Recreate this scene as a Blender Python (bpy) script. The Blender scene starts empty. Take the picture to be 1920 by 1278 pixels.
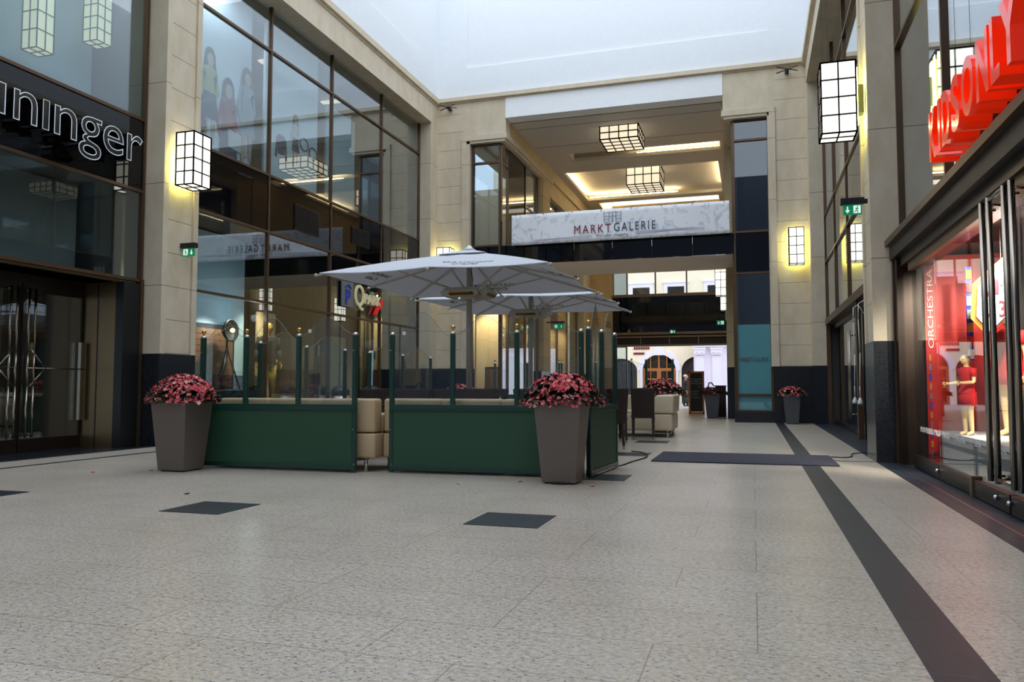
import bpy, bmesh, math, random
from mathutils import Vector, Matrix
random.seed(7)
S = bpy.context.scene
COL = S.collection
PI = math.pi

# ------------------------------------------------------------------ camera
F, CX, CY = 1470.0, 960.0, 639.0
V1 = (1412.0, 724.0)
CAMH = 1.0
_d = Vector((V1[0]-CX, V1[1]-CY, F)).normalized()
_p = math.atan((V1[1]-CY)/F)
_up = Vector((0, -math.cos(_p), math.sin(_p)))
_z = (_up - _up.dot(_d)*_d).normalized()
_x = _d.cross(_z)
R = Matrix((_x, _d, _z))             # camera coords (x right, y down, z fwd) -> world
M3 = Matrix.Identity(3)
right, down, fwd = R @ Vector((1, 0, 0)), R @ Vector((0, 1, 0)), R @ Vector((0, 0, 1))
cam_m = Matrix((( right[0], -down[0], -fwd[0], 0.0),
                ( right[1], -down[1], -fwd[1], 0.0),
                ( right[2], -down[2], -fwd[2], CAMH),
                (0, 0, 0, 1)))
cd = bpy.data.cameras.new('camera'); cam = bpy.data.objects.new('camera', cd)
COL.objects.link(cam); cam.matrix_world = cam_m
cd.sensor_fit = 'HORIZONTAL'; cd.sensor_width = 36.0; cd.lens = 36.0*F/1920.0
cd.clip_start = 0.05; cd.clip_end = 300
S.camera = cam

# ------------------------------------------------------------------ world / exposure
w = bpy.data.worlds.new('world'); S.world = w; w.use_nodes = True
bg = w.node_tree.nodes['Background']
bg.inputs[0].default_value = (0.80, 0.89, 1.0, 1); bg.inputs[1].default_value = 2.2
S.view_settings.view_transform = 'Standard'; S.view_settings.look = 'None'
S.view_settings.exposure = 0.0; S.view_settings.gamma = 1.0; S.view_settings.use_curve_mapping = False
try:
    S.cycles.max_bounces = 10; S.cycles.transparent_max_bounces = 24
    S.cycles.glossy_bounces = 5; S.cycles.diffuse_bounces = 5
    S.cycles.caustics_reflective = False; S.cycles.caustics_refractive = False
    S.cycles.sample_clamp_indirect = 6.0
except Exception:
    pass

# ------------------------------------------------------------------ materials
def newmat(name):
    m = bpy.data.materials.new(name); m.use_nodes = True
    return m, m.node_tree, m.node_tree.nodes, m.node_tree.links
def lin(c):
    return tuple(((v/255.0)/12.92 if v/255.0 <= .04045 else ((v/255.0+.055)/1.055)**2.4) for v in c)
def mat(name, rgb, rough=.5, metal=0, noise=0, nscale=8, bump=0, bscale=40, coat=0, spec=None, emit=None, es=0):
    m, t, n, l = newmat(name); b = n['Principled BSDF']
    c = lin(rgb) + (1,)
    b.inputs['Base Color'].default_value = c; b.inputs['Roughness'].default_value = rough
    b.inputs['Metallic'].default_value = metal
    if coat: b.inputs['Coat Weight'].default_value = coat; b.inputs['Coat Roughness'].default_value = .05
    if spec is not None: b.inputs['Specular IOR Level'].default_value = spec
    if emit: b.inputs['Emission Color'].default_value = lin(emit)+(1,); b.inputs['Emission Strength'].default_value = es
    tc = n.new('ShaderNodeTexCoord')
    nz = n.new('ShaderNodeTexNoise'); nz.inputs['Scale'].default_value = nscale; nz.inputs['Detail'].default_value = 5
    l.new(tc.outputs['Object'], nz.inputs['Vector'])
    mx = n.new('ShaderNodeMix'); mx.data_type = 'RGBA'; mx.blend_type = 'MULTIPLY'
    k = max(noise, .03)
    rp = n.new('ShaderNodeValToRGB'); rp.color_ramp.elements[0].color = (1-k, 1-k, 1-k, 1); rp.color_ramp.elements[1].color = (1, 1, 1, 1)
    rp.color_ramp.elements[0].position = .3; rp.color_ramp.elements[1].position = .7
    l.new(nz.outputs['Fac'], rp.inputs[0]); mx.inputs[0].default_value = 1
    mx.inputs[6].default_value = c; l.new(rp.outputs[0], mx.inputs[7]); l.new(mx.outputs[2], b.inputs['Base Color'])
    if bump:
        n2 = n.new('ShaderNodeTexNoise'); n2.inputs['Scale'].default_value = bscale
        l.new(tc.outputs['Object'], n2.inputs['Vector'])
        bp = n.new('ShaderNodeBump'); bp.inputs['Strength'].default_value = bump; bp.inputs['Distance'].default_value = .01
        l.new(n2.outputs['Fac'], bp.inputs['Height']); l.new(bp.outputs[0], b.inputs['Normal'])
    return m
def emis(name, rgb, s):
    m, t, n, l = newmat(name); b = n['Principled BSDF']
    b.inputs['Base Color'].default_value = lin(rgb)+(1,); b.inputs['Roughness'].default_value = .4
    b.inputs['Emission Color'].default_value = lin(rgb)+(1,); b.inputs['Emission Strength'].default_value = s
    return m
def glass(name, tint=(.85, .9, .9), f0=.05, power=4.0):
    m, t, n, l = newmat(name); n.remove(n['Principled BSDF'])
    out = [x for x in n if x.type == 'OUTPUT_MATERIAL'][0]
    tr = n.new('ShaderNodeBsdfTransparent'); tr.inputs[0].default_value = tint+(1,)
    gl = n.new('ShaderNodeBsdfGlossy'); gl.inputs['Roughness'].default_value = .004; gl.inputs[0].default_value = (.95, .97, 1, 1)
    lw = n.new('ShaderNodeLayerWeight'); lw.inputs['Blend'].default_value = .5
    pw = n.new('ShaderNodeMath'); pw.operation = 'POWER'; pw.inputs[1].default_value = power
    ma = n.new('ShaderNodeMath'); ma.operation = 'MULTIPLY_ADD'; ma.inputs[1].default_value = 1-f0; ma.inputs[2].default_value = f0
    l.new(lw.outputs['Facing'], pw.inputs[0]); l.new(pw.outputs[0], ma.inputs[0])
    mx = n.new('ShaderNodeMixShader'); l.new(ma.outputs[0], mx.inputs[0]); l.new(tr.outputs[0], mx.inputs[1]); l.new(gl.outputs[0], mx.inputs[2])
    l.new(mx.outputs[0], out.inputs[0])
    return m
def stone(name, rgb, course, zoff=0.0, vstep=0.0, voff=0.0, axis='X', rough=.75):
    """smooth limestone cladding with thin joints at regular heights (and optional vertical joints)"""
    m, t, n, l = newmat(name); b = n['Principled BSDF']; b.inputs['Roughness'].default_value = rough
    tc = n.new('ShaderNodeTexCoord'); sp = n.new('ShaderNodeSeparateXYZ'); l.new(tc.outputs['Object'], sp.inputs[0])
    def joint(src, step, off, wd=.012):
        a = n.new('ShaderNodeMath'); a.operation = 'ADD'; a.inputs[1].default_value = 100*step-off; l.new(src, a.inputs[0])
        md = n.new('ShaderNodeMath'); md.operation = 'MODULO'; md.inputs[1].default_value = step; l.new(a.outputs[0], md.inputs[0])
        g = n.new('ShaderNodeMath'); g.operation = 'GREATER_THAN'; g.inputs[1].default_value = wd; l.new(md.outputs[0], g.inputs[0])
        return g.outputs[0]
    j = joint(sp.outputs['Z'], course, zoff)
    if vstep:
        j2 = joint(sp.outputs[axis], vstep, voff)
        mn = n.new('ShaderNodeMath'); mn.operation = 'MINIMUM'; l.new(j, mn.inputs[0]); l.new(j2, mn.inputs[1]); j = mn.outputs[0]
    mp = n.new('ShaderNodeMapping'); mp.inputs['Scale'].default_value = (1.4, 1.4, .7); l.new(tc.outputs['Object'], mp.inputs[0])
    nz = n.new('ShaderNodeTexNoise'); nz.inputs['Scale'].default_value = 2.2; nz.inputs['Detail'].default_value = 8; nz.inputs['Roughness'].default_value = .65
    l.new(mp.outputs[0], nz.inputs['Vector'])
    rp = n.new('ShaderNodeValToRGB'); c = lin(rgb)
    rp.color_ramp.elements[0].position = .3; rp.color_ramp.elements[0].color = (c[0]*.86, c[1]*.82, c[2]*.74, 1)
    rp.color_ramp.elements[1].position = .65; rp.color_ramp.elements[1].color = (c[0], c[1], c[2], 1)
    l.new(nz.outputs['Fac'], rp.inputs[0])
    mx = n.new('ShaderNodeMix'); mx.data_type = 'RGBA'; mx.inputs[6].default_value = (c[0]*.35, c[1]*.33, c[2]*.3, 1)
    l.new(j, mx.inputs[0]); l.new(rp.outputs[0], mx.inputs[7]); l.new(mx.outputs[2], b.inputs['Base Color'])
    bp = n.new('ShaderNodeBump'); bp.inputs['Strength'].default_value = .3; bp.inputs['Distance'].default_value = .01
    l.new(j, bp.inputs['Height']); l.new(bp.outputs[0], b.inputs['Normal'])
    return m
def granite_floor():
    m, t, n, l = newmat('light granite paving'); b = n['Principled BSDF']
    tc = n.new('ShaderNodeTexCoord')
    def noise(sc, det, scale=(1, 1, 1), rot=0):
        mp = n.new('ShaderNodeMapping'); mp.inputs['Scale'].default_value = scale; mp.inputs['Rotation'].default_value = (0, 0, rot)
        l.new(tc.outputs['Object'], mp.inputs[0])
        z = n.new('ShaderNodeTexNoise'); z.inputs['Scale'].default_value = sc; z.inputs['Detail'].default_value = det; z.inputs['Roughness'].default_value = .6
        l.new(mp.outputs[0], z.inputs['Vector']); return z.outputs['Fac']
    base = n.new('ShaderNodeValToRGB'); e = base.color_ramp.elements
    e[0].position = .38; e[0].color = lin((192, 179, 160))+(1,); e[1].position = .62; e[1].color = lin((214, 205, 194))+(1,)
    l.new(noise(40, 4), base.inputs[0])
    grey = n.new('ShaderNodeValToRGB'); e = grey.color_ramp.elements
    e[0].position = .54; e[0].color = (0, 0, 0, 1); e[1].position = .64; e[1].color = (.9, .9, .9, 1)
    l.new(noise(46, 5, (.7, 1.2, 1), .3), grey.inputs[0])
    m1 = n.new('ShaderNodeMix'); m1.data_type = 'RGBA'; l.new(grey.outputs[0], m1.inputs[0]); l.new(base.outputs[0], m1.inputs[6]); m1.inputs[7].default_value = lin((142, 141, 142))+(1,)
    dark = n.new('ShaderNodeValToRGB'); e = dark.color_ramp.elements
    e[0].position = .62; e[0].color = (0, 0, 0, 1); e[1].position = .65; e[1].color = (1, 1, 1, 1)
    l.new(noise(70, 3, (.6, 1.2, 1), .35), dark.inputs[0])
    m2 = n.new('ShaderNodeMix'); m2.data_type = 'RGBA'; l.new(dark.outputs[0], m2.inputs[0]); l.new(m1.outputs[2], m2.inputs[6]); m2.inputs[7].default_value = lin((48, 46, 54))+(1,)
    # slabs: courses across the hall, staggered butt joints
    bk = n.new('ShaderNodeTexBrick'); l.new(tc.outputs['Object'], bk.inputs['Vector'])
    bk.inputs['Scale'].default_value = 1.0; bk.inputs['Brick Width'].default_value = 1.05; bk.inputs['Row Height'].default_value = .45
    bk.inputs['Mortar Size'].default_value = .003; bk.inputs['Mortar Smooth'].default_value = .3
    bk.offset = .37; bk.offset_frequency = 3
    bk.inputs['Color1'].default_value = (1, 1, 1, 1); bk.inputs['Color2'].default_value = (.95, .945, .94, 1); bk.inputs['Mortar'].default_value = (.5, .48, .47, 1)
    m3 = n.new('ShaderNodeMix'); m3.data_type = 'RGBA'; m3.blend_type = 'MULTIPLY'; m3.inputs[0].default_value = 1
    l.new(m2.outputs[2], m3.inputs[6]); l.new(bk.outputs[0], m3.inputs[7])
    st = n.new('ShaderNodeValToRGB'); e = st.color_ramp.elements
    e[0].position = .3; e[0].color = (.86, .84, .8, 1); e[1].position = .6; e[1].color = (1, 1, 1, 1); l.new(noise(.9, 6), st.inputs[0])
    m4 = n.new('ShaderNodeMix'); m4.data_type = 'RGBA'; m4.blend_type = 'MULTIPLY'; m4.inputs[0].default_value = 1
    l.new(m3.outputs[2], m4.inputs[6]); l.new(st.outputs[0], m4.inputs[7])
    l.new(m4.outputs[2], b.inputs['Base Color'])
    b.inputs['Roughness'].default_value = .3; b.inputs['Specular IOR Level'].default_value = .45
    return m
def dark_granite(name, rgb, rough, course=0, voff=0):
    m, t, n, l = newmat(name); b = n['Principled BSDF']; b.inputs['Roughness'].default_value = rough
    tc = n.new('ShaderNodeTexCoord'); nz = n.new('ShaderNodeTexNoise'); nz.inputs['Scale'].default_value = 70; nz.inputs['Detail'].default_value = 4
    l.new(tc.outputs['Object'], nz.inputs['Vector']); c = lin(rgb)
    rp = n.new('ShaderNodeValToRGB'); rp.color_ramp.elements[0].position = .35; rp.color_ramp.elements[0].color = (c[0]*.6, c[1]*.6, c[2]*.6, 1)
    rp.color_ramp.elements[1].position = .72; rp.color_ramp.elements[1].color = (c[0]*1.6, c[1]*1.6, c[2]*1.6, 1)
    l.new(nz.outputs['Fac'], rp.inputs[0]); src = rp.outputs[0]
    if course:
        bk = n.new('ShaderNodeTexBrick'); bk.offset = 0; bk.inputs['Scale'].default_value = 1; bk.inputs['Brick Width'].default_value = 1.6
        bk.inputs['Row Height'].default_value = course; bk.inputs['Mortar Size'].default_value = .003
        bk.inputs['Color1'].default_value = (1, 1, 1, 1); bk.inputs['Color2'].default_value = (.85, .85, .85, 1); bk.inputs['Mortar'].default_value = (2.6, 2.6, 2.6, 1)
        l.new(tc.outputs['Object'], bk.inputs['Vector'])
        mx = n.new('ShaderNodeMix'); mx.data_type = 'RGBA'; mx.blend_type = 'MULTIPLY'; mx.inputs[0].default_value = 1
        l.new(src, mx.inputs[6]); l.new(bk.outputs[0], mx.inputs[7]); src = mx.outputs[2]
    l.new(src, b.inputs['Base Color'])
    return m
def weave(name, rgb):
    m, t, n, l = newmat(name); b = n['Principled BSDF']; b.inputs['Roughness'].default_value = .55
    tc = n.new('ShaderNodeTexCoord')
    w1 = n.new('ShaderNodeTexWave'); w1.bands_direction = 'Z'; w1.inputs['Scale'].default_value = 14
    w2 = n.new('ShaderNodeTexWave'); w2.bands_direction = 'X'; w2.inputs['Scale'].default_value = 10
    l.new(tc.outputs['Object'], w1.inputs[0]); l.new(tc.outputs['Object'], w2.inputs[0])
    mu = n.new('ShaderNodeMath'); mu.operation = 'MULTIPLY'; l.new(w1.outputs['Fac'], mu.inputs[0]); l.new(w2.outputs['Fac'], mu.inputs[1])
    c = lin(rgb); rp = n.new('ShaderNodeValToRGB'); rp.color_ramp.elements[0].color = (c[0]*.45, c[1]*.45, c[2]*.45, 1); rp.color_ramp.elements[1].color = (c[0]*1.5, c[1]*1.5, c[2]*1.5, 1)
    rp.color_ramp.elements[0].position = .1; rp.color_ramp.elements[1].position = .7
    l.new(mu.outputs[0], rp.inputs[0]); l.new(rp.outputs[0], b.inputs['Base Color'])
    bp = n.new('ShaderNodeBump'); bp.inputs['Strength'].default_value = .6; bp.inputs['Distance'].default_value = .01
    l.new(mu.outputs[0], bp.inputs['Height']); l.new(bp.outputs[0], b.inputs['Normal'])
    return m

LS = (220, 207, 184)
M = {}
M['floor'] = granite_floor()
M['strip'] = dark_granite('black granite strip', (36, 45, 56), .38, .62)
M['plinth'] = dark_granite('dark granite plinth', (34, 37, 43), .22)
M['stone_c'] = stone('limestone courses', LS, .575, .98, 0, 0)
M['stone_l'] = stone('limestone tall slabs', LS, 1.75, .95)
M['stone_p'] = stone('limestone passage', (214, 196, 156), 1.75, .95)
M['stone_h'] = stone('limestone header', LS, 40, 20, 0)
M['white'] = mat('white plaster', (238, 241, 244), .8)
M['white_panel'] = mat('white panel', (247, 249, 250), .7)
M['ceil'] = mat('pale ceiling plaster', (214, 208, 198), .85)
M['bridge_soffit'] = mat('bridge soffit plaster', (240, 230, 220), .8)
M['bronze'] = mat('bronze frame metal', (98, 76, 58), .38, .6)
M['bronze_d'] = mat('dark bronze metal', (52, 42, 36), .35, .6)
M['bronze_l'] = mat('light bronze metal', (128, 108, 84), .4, .55)
M['brass_panel'] = mat('brushed brass sheet', (120, 100, 74), .38, .7)
M['blackglass'] = mat('black enamelled glass', (9, 10, 14), .03, spec=.5)
M['glass'] = glass('shop window glass', (.86, .93, .93), .085, 2.6)
M['glass_d'] = glass('tinted window glass', (.55, .62, .66), .08, 3.0)
M['glass_s'] = glass('clear shop front glass', (.95, .97, .97), .035, 6.5)
M['glass_c'] = glass('clear screen glass', (.96, .975, .97), .04, 4.0)
M['interior_d'] = mat('dark interior paint', (56, 52, 50), .7)
M['brown_d'] = mat('brown interior panelling', (92, 76, 60), .7)
M['interior_m'] = mat('grey interior paint', (120, 122, 122), .8)
M['interior_w'] = mat('warm interior paint', (214, 188, 148), .7)
M['backing'] = mat('pale blue display backing', (176, 200, 214), .8)
M['film'] = glass('frosted blue film', (.5, .62, .68), .12, 3)
M['backing_l'] = mat('white window backing', (222, 234, 248), .8)
M['back_dark'] = mat('darkened unseen back wall', (92, 100, 118), .6)
M['teal'] = mat('teal frosted film', (128, 208, 216), .45)
M['steel'] = mat('brushed steel', (190, 188, 184), .28, 1)
M['steel_b'] = mat('brushed nickel', (170, 160, 146), .25, 1)
M['steel_d'] = mat('dark grey metal', (70, 70, 72), .4, .8)
M['chrome'] = mat('chrome', (230, 230, 230), .08, 1)
M['brass'] = mat('polished brass', (214, 176, 96), .18, 1)
M['green'] = mat('dark green painted metal', (18, 64, 54), .3, coat=.3)
M['green_p'] = mat('dark green panel', (44, 84, 62), .5)
M['pot'] = mat('taupe planter resin', (112, 102, 95), .42)
M['pot_d'] = mat('anthracite planter resin', (82, 84, 88), .42)
M['soil'] = mat('planting soil', (40, 30, 24), .95, noise=.4)
M['leaf'] = mat('dark green leaves', (32, 52, 32), .4, noise=.4, nscale=20)
M['bloom'] = mat('coral pink blossom', (255, 112, 120), .6, noise=.25, nscale=12)
M['bloom2'] = mat('pale pink blossom', (255, 176, 170), .6)
M['bloom_r'] = mat('dark red blossom', (110, 24, 34), .6)
def canvas_mat():
    m, t, n, l = newmat('white parasol canvas'); n.remove(n['Principled BSDF'])
    out = [x for x in n if x.type == 'OUTPUT_MATERIAL'][0]
    df = n.new('ShaderNodeBsdfDiffuse'); df.inputs[0].default_value = lin((228, 231, 238))+(1,)
    tl_ = n.new('ShaderNodeBsdfTranslucent'); tl_.inputs[0].default_value = lin((226, 228, 236))+(1,)
    tc = n.new('ShaderNodeTexCoord'); nz = n.new('ShaderNodeTexNoise'); nz.inputs['Scale'].default_value = 3; l.new(tc.outputs['Object'], nz.inputs['Vector'])
    mr = n.new('ShaderNodeMapRange'); mr.inputs[3].default_value = .17; mr.inputs[4].default_value = .22; l.new(nz.outputs['Fac'], mr.inputs[0])
    mx = n.new('ShaderNodeMixShader'); l.new(mr.outputs[0], mx.inputs[0]); l.new(df.outputs[0], mx.inputs[1]); l.new(tl_.outputs[0], mx.inputs[2]); l.new(mx.outputs[0], out.inputs[0])
    return m
M['canvas'] = canvas_mat()
M['alu'] = mat('pale painted aluminium', (196, 190, 180), .4, .2)
M['ink'] = mat('dark print', (30, 32, 40), .6)
M['leather'] = mat('beige leather', (205, 180, 142), .45, bump=.15, bscale=30)
M['leather_l'] = mat('cream leather', (226, 210, 182), .4, bump=.15, bscale=30)
M['rattan'] = weave('brown rattan', (58, 42, 36))
M['mat'] = mat('charcoal violet carpet', (72, 70, 84), .95, noise=.35, nscale=120, bump=.5, bscale=300)
M['rubber'] = mat('black rubber', (18, 18, 18), .6)
M['black'] = mat('black plastic', (16, 16, 17), .45)
M['whitep'] = mat('white plastic', (235, 235, 232), .4)
M['lamp_w'] = emis('lit opal panel', (255, 250, 232), 1.7)
M['lamp_c'] = emis('lit ceiling panel', (255, 236, 204), .95)
M['wall_glow'] = emis('added wall glow panel', (232, 236, 120), 22)
M['lamp_dim'] = emis('dim lit panel', (226, 226, 190), .55)
M['cove'] = emis('cove light tube', (255, 230, 175), 34)
M['spot'] = emis('warm spot lamp', (255, 214, 140), 30)
M['exit_g'] = mat('exit sign green', (0, 132, 86), .4, emit=(0, 132, 86), es=.5)
M['exit_w'] = mat('exit sign white', (240, 255, 245), .4, emit=(240, 255, 245), es=.7)
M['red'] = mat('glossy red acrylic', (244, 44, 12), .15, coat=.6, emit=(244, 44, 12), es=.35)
M['red_board'] = mat('red display board', (206, 22, 10), .45)
M['red_cloth'] = mat('red jersey cloth', (196, 16, 24), .8)
M['skin_cream'] = mat('cream mannequin enamel', (238, 208, 150), .35)
M['gold'] = mat('gold mannequin enamel', (205, 150, 76), .35, .5)
M['jacket'] = mat('dark jacket cloth', (34, 32, 32), .85, noise=.3, nscale=30)
M['mustard'] = mat('mustard cloth', (176, 140, 60), .8, noise=.2)
M['hair'] = mat('dark brown hair', (48, 34, 28), .6)
M['wood'] = mat('brown timber', (120, 84, 58), .6, noise=.3, nscale=6)
M['wood_o'] = mat('orange pine frame', (190, 112, 48), .5, noise=.2)
M['wood_d'] = mat('dark timber', (50, 38, 30), .6)
M['chalk'] = mat('blackboard paint', (26, 28, 27), .7)
M['yellow_wall'] = mat('cream yellow render', (246, 232, 206), .9)
M['lilac_wall'] = mat('pale lilac stone', (240, 232, 246), .9)
M['street'] = mat('grey street paving', (170, 166, 164), .8)
M['street_dark'] = mat('dark gate timber', (52, 40, 42), .7)
M['signblue'] = mat('parking sign blue', (30, 60, 190), .5)
M['signgrey'] = mat('grey sign plate', (120, 122, 126), .5)
M['signcream'] = mat('cream sign letter', (205, 196, 160), .5, emit=(205, 196, 160), es=.25)
M['signred'] = mat('sign red', (216, 40, 34), .5, emit=(216, 40, 34), es=.2)
M['print_m'] = mat('maroon print', (122, 22, 44), .6)
M['print_b'] = mat('slate blue print', (44, 66, 92), .6)
M['print_p'] = mat('faint lilac print', (198, 190, 208), .7)
M['orange'] = mat('orange card', (224, 130, 40), .6)
M['skin'] = mat('skin', (206, 160, 132), .6)
M['white_hair'] = mat('white hair', (230, 226, 220), .8)
M['letter_b'] = mat('black letter metal', (12, 12, 15), .25, coat=.4)
M['rim_w'] = mat('white letter rim', (225, 232, 238), .3, emit=(225, 232, 238), es=.1)
def banner_mat():
    m, t, n, l = newmat('banner cloth with faint scroll print'); b = n['Principled BSDF']; b.inputs['Roughness'].default_value = .7
    tc = n.new('ShaderNodeTexCoord'); nz = n.new('ShaderNodeTexNoise'); nz.inputs['Scale'].default_value = 2.6; nz.inputs['Detail'].default_value = 3
    nz.inputs['Distortion'].default_value = 2.5
    l.new(tc.outputs['Object'], nz.inputs['Vector'])
    rp = n.new('ShaderNodeValToRGB'); e = rp.color_ramp.elements
    e[0].position = .56; e[0].color = lin((246, 247, 251))+(1,); e[1].position = .66; e[1].color = lin((208, 212, 224))+(1,)
    e3 = rp.color_ramp.elements.new(.6); e3.color = lin((205, 210, 222))+(1,); e4 = rp.color_ramp.elements.new(.63); e4.color = lin((246, 247, 251))+(1,)
    l.new(nz.outputs['Fac'], rp.inputs[0]); l.new(rp.outputs[0], b.inputs['Base Color'])
    return m
M['banner'] = banner_mat()

# ------------------------------------------------------------------ mesh builder
def wloc(o):
    v = Vector((0, 0, 0))
    while o is not None:
        v += o.location; o = o.parent
    return v
class MB:
    def __init__(s): s.v = []; s.f = []; s.m = []
    def add(s, vs, fs, mi=0):
        b = len(s.v); s.v += [Vector(q) for q in vs]
        for f in fs: s.f.append([b+i for i in f]); s.m.append(mi)
        return s
    def box(s, x0, x1, y0, y1, z0, z1, mi=0):
        x0, x1 = min(x0, x1), max(x0, x1); y0, y1 = min(y0, y1), max(y0, y1); z0, z1 = min(z0, z1), max(z0, z1)
        return s.add([(x0, y0, z0), (x1, y0, z0), (x1, y1, z0), (x0, y1, z0), (x0, y0, z1), (x1, y0, z1), (x1, y1, z1), (x0, y1, z1)],
                     [(0, 3, 2, 1), (4, 5, 6, 7), (0, 1, 5, 4), (1, 2, 6, 5), (2, 3, 7, 6), (3, 0, 4, 7)], mi)
    def frustum(s, cx, cy, z0, w0, d0, z1, w1, d1, mi=0):
        a, b, c, d = w0/2, d0/2, w1/2, d1/2
        return s.add([(cx-a, cy-b, z0), (cx+a, cy-b, z0), (cx+a, cy+b, z0), (cx-a, cy+b, z0), (cx-c, cy-d, z1), (cx+c, cy-d, z1), (cx+c, cy+d, z1), (cx-c, cy+d, z1)],
                     [(0, 3, 2, 1), (4, 5, 6, 7), (0, 1, 5, 4), (1, 2, 6, 5), (2, 3, 7, 6), (3, 0, 4, 7)], mi)
    def bar(s, p0, p1, r0, r1=None, n=10, mi=0, flat=None):
        p0, p1 = Vector(p0), Vector(p1); r1 = r0 if r1 is None else r1
        d = (p1-p0).normalized(); a = d.orthogonal().normalized(); b = d.cross(a)
        if abs(d.z) < .999:
            a = d.cross(Vector((0, 0, 1))).normalized(); b = a.cross(d)
        vs = []
        for p, r in ((p0, r0), (p1, r1)):
            for i in range(n):
                t = 2*PI*i/n + (PI/4 if n == 4 else 0); vs.append(p + a*math.cos(t)*r*(flat or 1) + b*math.sin(t)*r)
        fs = [(i, (i+1) % n, n+(i+1) % n, n+i) for i in range(n)]
        fs += [tuple(range(n-1, -1, -1)), tuple(range(n, 2*n))]
        return s.add(vs, fs, mi)
    def tube(s, pts, r, n=8, mi=0):
        for i in range(len(pts)-1): s.bar(pts[i], pts[i+1], r, r, n, mi)
        return s
    def lathe(s, prof, c=(0, 0, 0), n=20, sx=1, sy=1, mi=0):
        vs = []; c = Vector(c)
        for r, z in prof:
            for i in range(n):
                t = 2*PI*i/n; vs.append(c+Vector((math.cos(t)*r*sx, math.sin(t)*r*sy, z)))
        fs = []
        for k in range(len(prof)-1):
            for i in range(n): fs.append((k*n+i, k*n+(i+1) % n, (k+1)*n+(i+1) % n, (k+1)*n+i))
        fs.append(tuple(range(n-1, -1, -1))); k = len(prof)-1; fs.append(tuple(k*n+i for i in range(n)))
        return s.add(vs, fs, mi)
    def sphere(s, c, rx, ry=None, rz=None, n=14, mi=0):
        ry = rx if ry is None else ry; rz = rx if rz is None else rz; h = n//2+1
        prof = [(max(1e-4, math.sin(PI*k/h)), -math.cos(PI*k/h)*rz) for k in range(h+1)]
        return s.lathe(prof, c, n, rx, ry, mi)
    def prism(s, poly, axis, a0, a1, mi=0):
        """poly: list of 2D; axis 'X': poly=(y,z); 'Y': poly=(x,z); 'Z': poly=(x,y)"""
        def P(u, v, a): return {'X': (a, u, v), 'Y': (u, a, v), 'Z': (u, v, a)}[axis]
        n = len(poly); vs = [P(u, v, a0) for u, v in poly]+[P(u, v, a1) for u, v in poly]
        fs = [tuple(range(n)), tuple(range(2*n-1, n-1, -1))]+[(i, n+i, n+(i+1) % n, (i+1) % n) for i in range(n)]
        return s.add(vs, fs, mi)
    def ell(s, axis, cu, cv, ru, rv, a0, a1, mi=0, n=20, t0=0, t1=2*PI):
        return s.prism([(cu+ru*math.cos(t0+(t1-t0)*i/n), cv+rv*math.sin(t0+(t1-t0)*i/n)) for i in range(n)], axis, a0, a1, mi)
    def loft(s, rings, n=14, mi=0):
        """rings: (center, rx, ry) stacked; horizontal ellipses"""
        vs = []
        for c, rx, ry in rings:
            for i in range(n):
                t = 2*PI*i/n; vs.append((c[0]+rx*math.cos(t), c[1]+ry*math.sin(t), c[2]))
        fs = []
        for k in range(len(rings)-1):
            for i in range(n): fs.append((k*n+i, k*n+(i+1) % n, (k+1)*n+(i+1) % n, (k+1)*n+i))
        fs.append(tuple(range(n-1, -1, -1))); k = len(rings)-1; fs.append(tuple(k*n+i for i in range(n)))
        return s.add(vs, fs, mi)
    def xf(s, mtx):
        s.v = [mtx @ q for q in s.v]; return s
    def build(s, name, mats, parent=None, smooth=False, bevel=0, seg=2, label=None):
        off = wloc(parent) if parent else Vector((0, 0, 0))
        me = bpy.data.meshes.new(name); me.from_pydata([tuple(q-off) for q in s.v], [], s.f)
        mats = mats if isinstance(mats, (list, tuple)) else [mats]
        for k in mats: me.materials.append(M[k] if isinstance(k, str) else k)
        for p, mi in zip(me.polygons, s.m): p.material_index = mi; p.use_smooth = smooth
        bm = bmesh.new(); bm.from_mesh(me); bmesh.ops.recalc_face_normals(bm, faces=bm.faces); bm.to_mesh(me); bm.free()
        me.update()
        o = bpy.data.objects.new(name, me); COL.objects.link(o)
        if parent: o.parent = parent
        if bevel:
            b = o.modifiers.new('bevel', 'BEVEL'); b.width = bevel; b.segments = seg; b.limit_method = 'ANGLE'
        if smooth and not bevel:
            pass
        if bevel and seg > 2:
            for p in me.polygons: p.use_smooth = True
        if label: o['label'] = label
        return o
def T(loc=(0, 0, 0), rz=0, sc=1): return Matrix.Translation(loc) @ Matrix.Rotation(rz, 4, 'Z') @ Matrix.Scale(sc, 4)
def thing(name, label, cat, loc=(0, 0, 0), rz=0, group=None):
    o = bpy.data.objects.new(name, None); COL.objects.link(o); o.empty_display_size = .1
    o.location = loc; o.rotation_euler = (0, 0, rz); o['label'] = label; o['category'] = cat
    if group: o['group'] = group
    return o
def tag(o, label, cat, group=None, kind=None):
    o['label'] = label; o['category'] = cat
    if group: o['group'] = group
    if kind: o['kind'] = kind
    return o
def st(o): o['kind'] = 'structure'; return o
def struct(name, loc=(0, 0, 0)):
    o = bpy.data.objects.new(name, None); COL.objects.link(o); o.location = loc; o['kind'] = 'structure'; return o
def copy_tree(o, parent=None):
    c = o.copy(); COL.objects.link(c); c.parent = parent
    for ch in list(o.children): copy_tree(ch, c)
    return c
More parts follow.
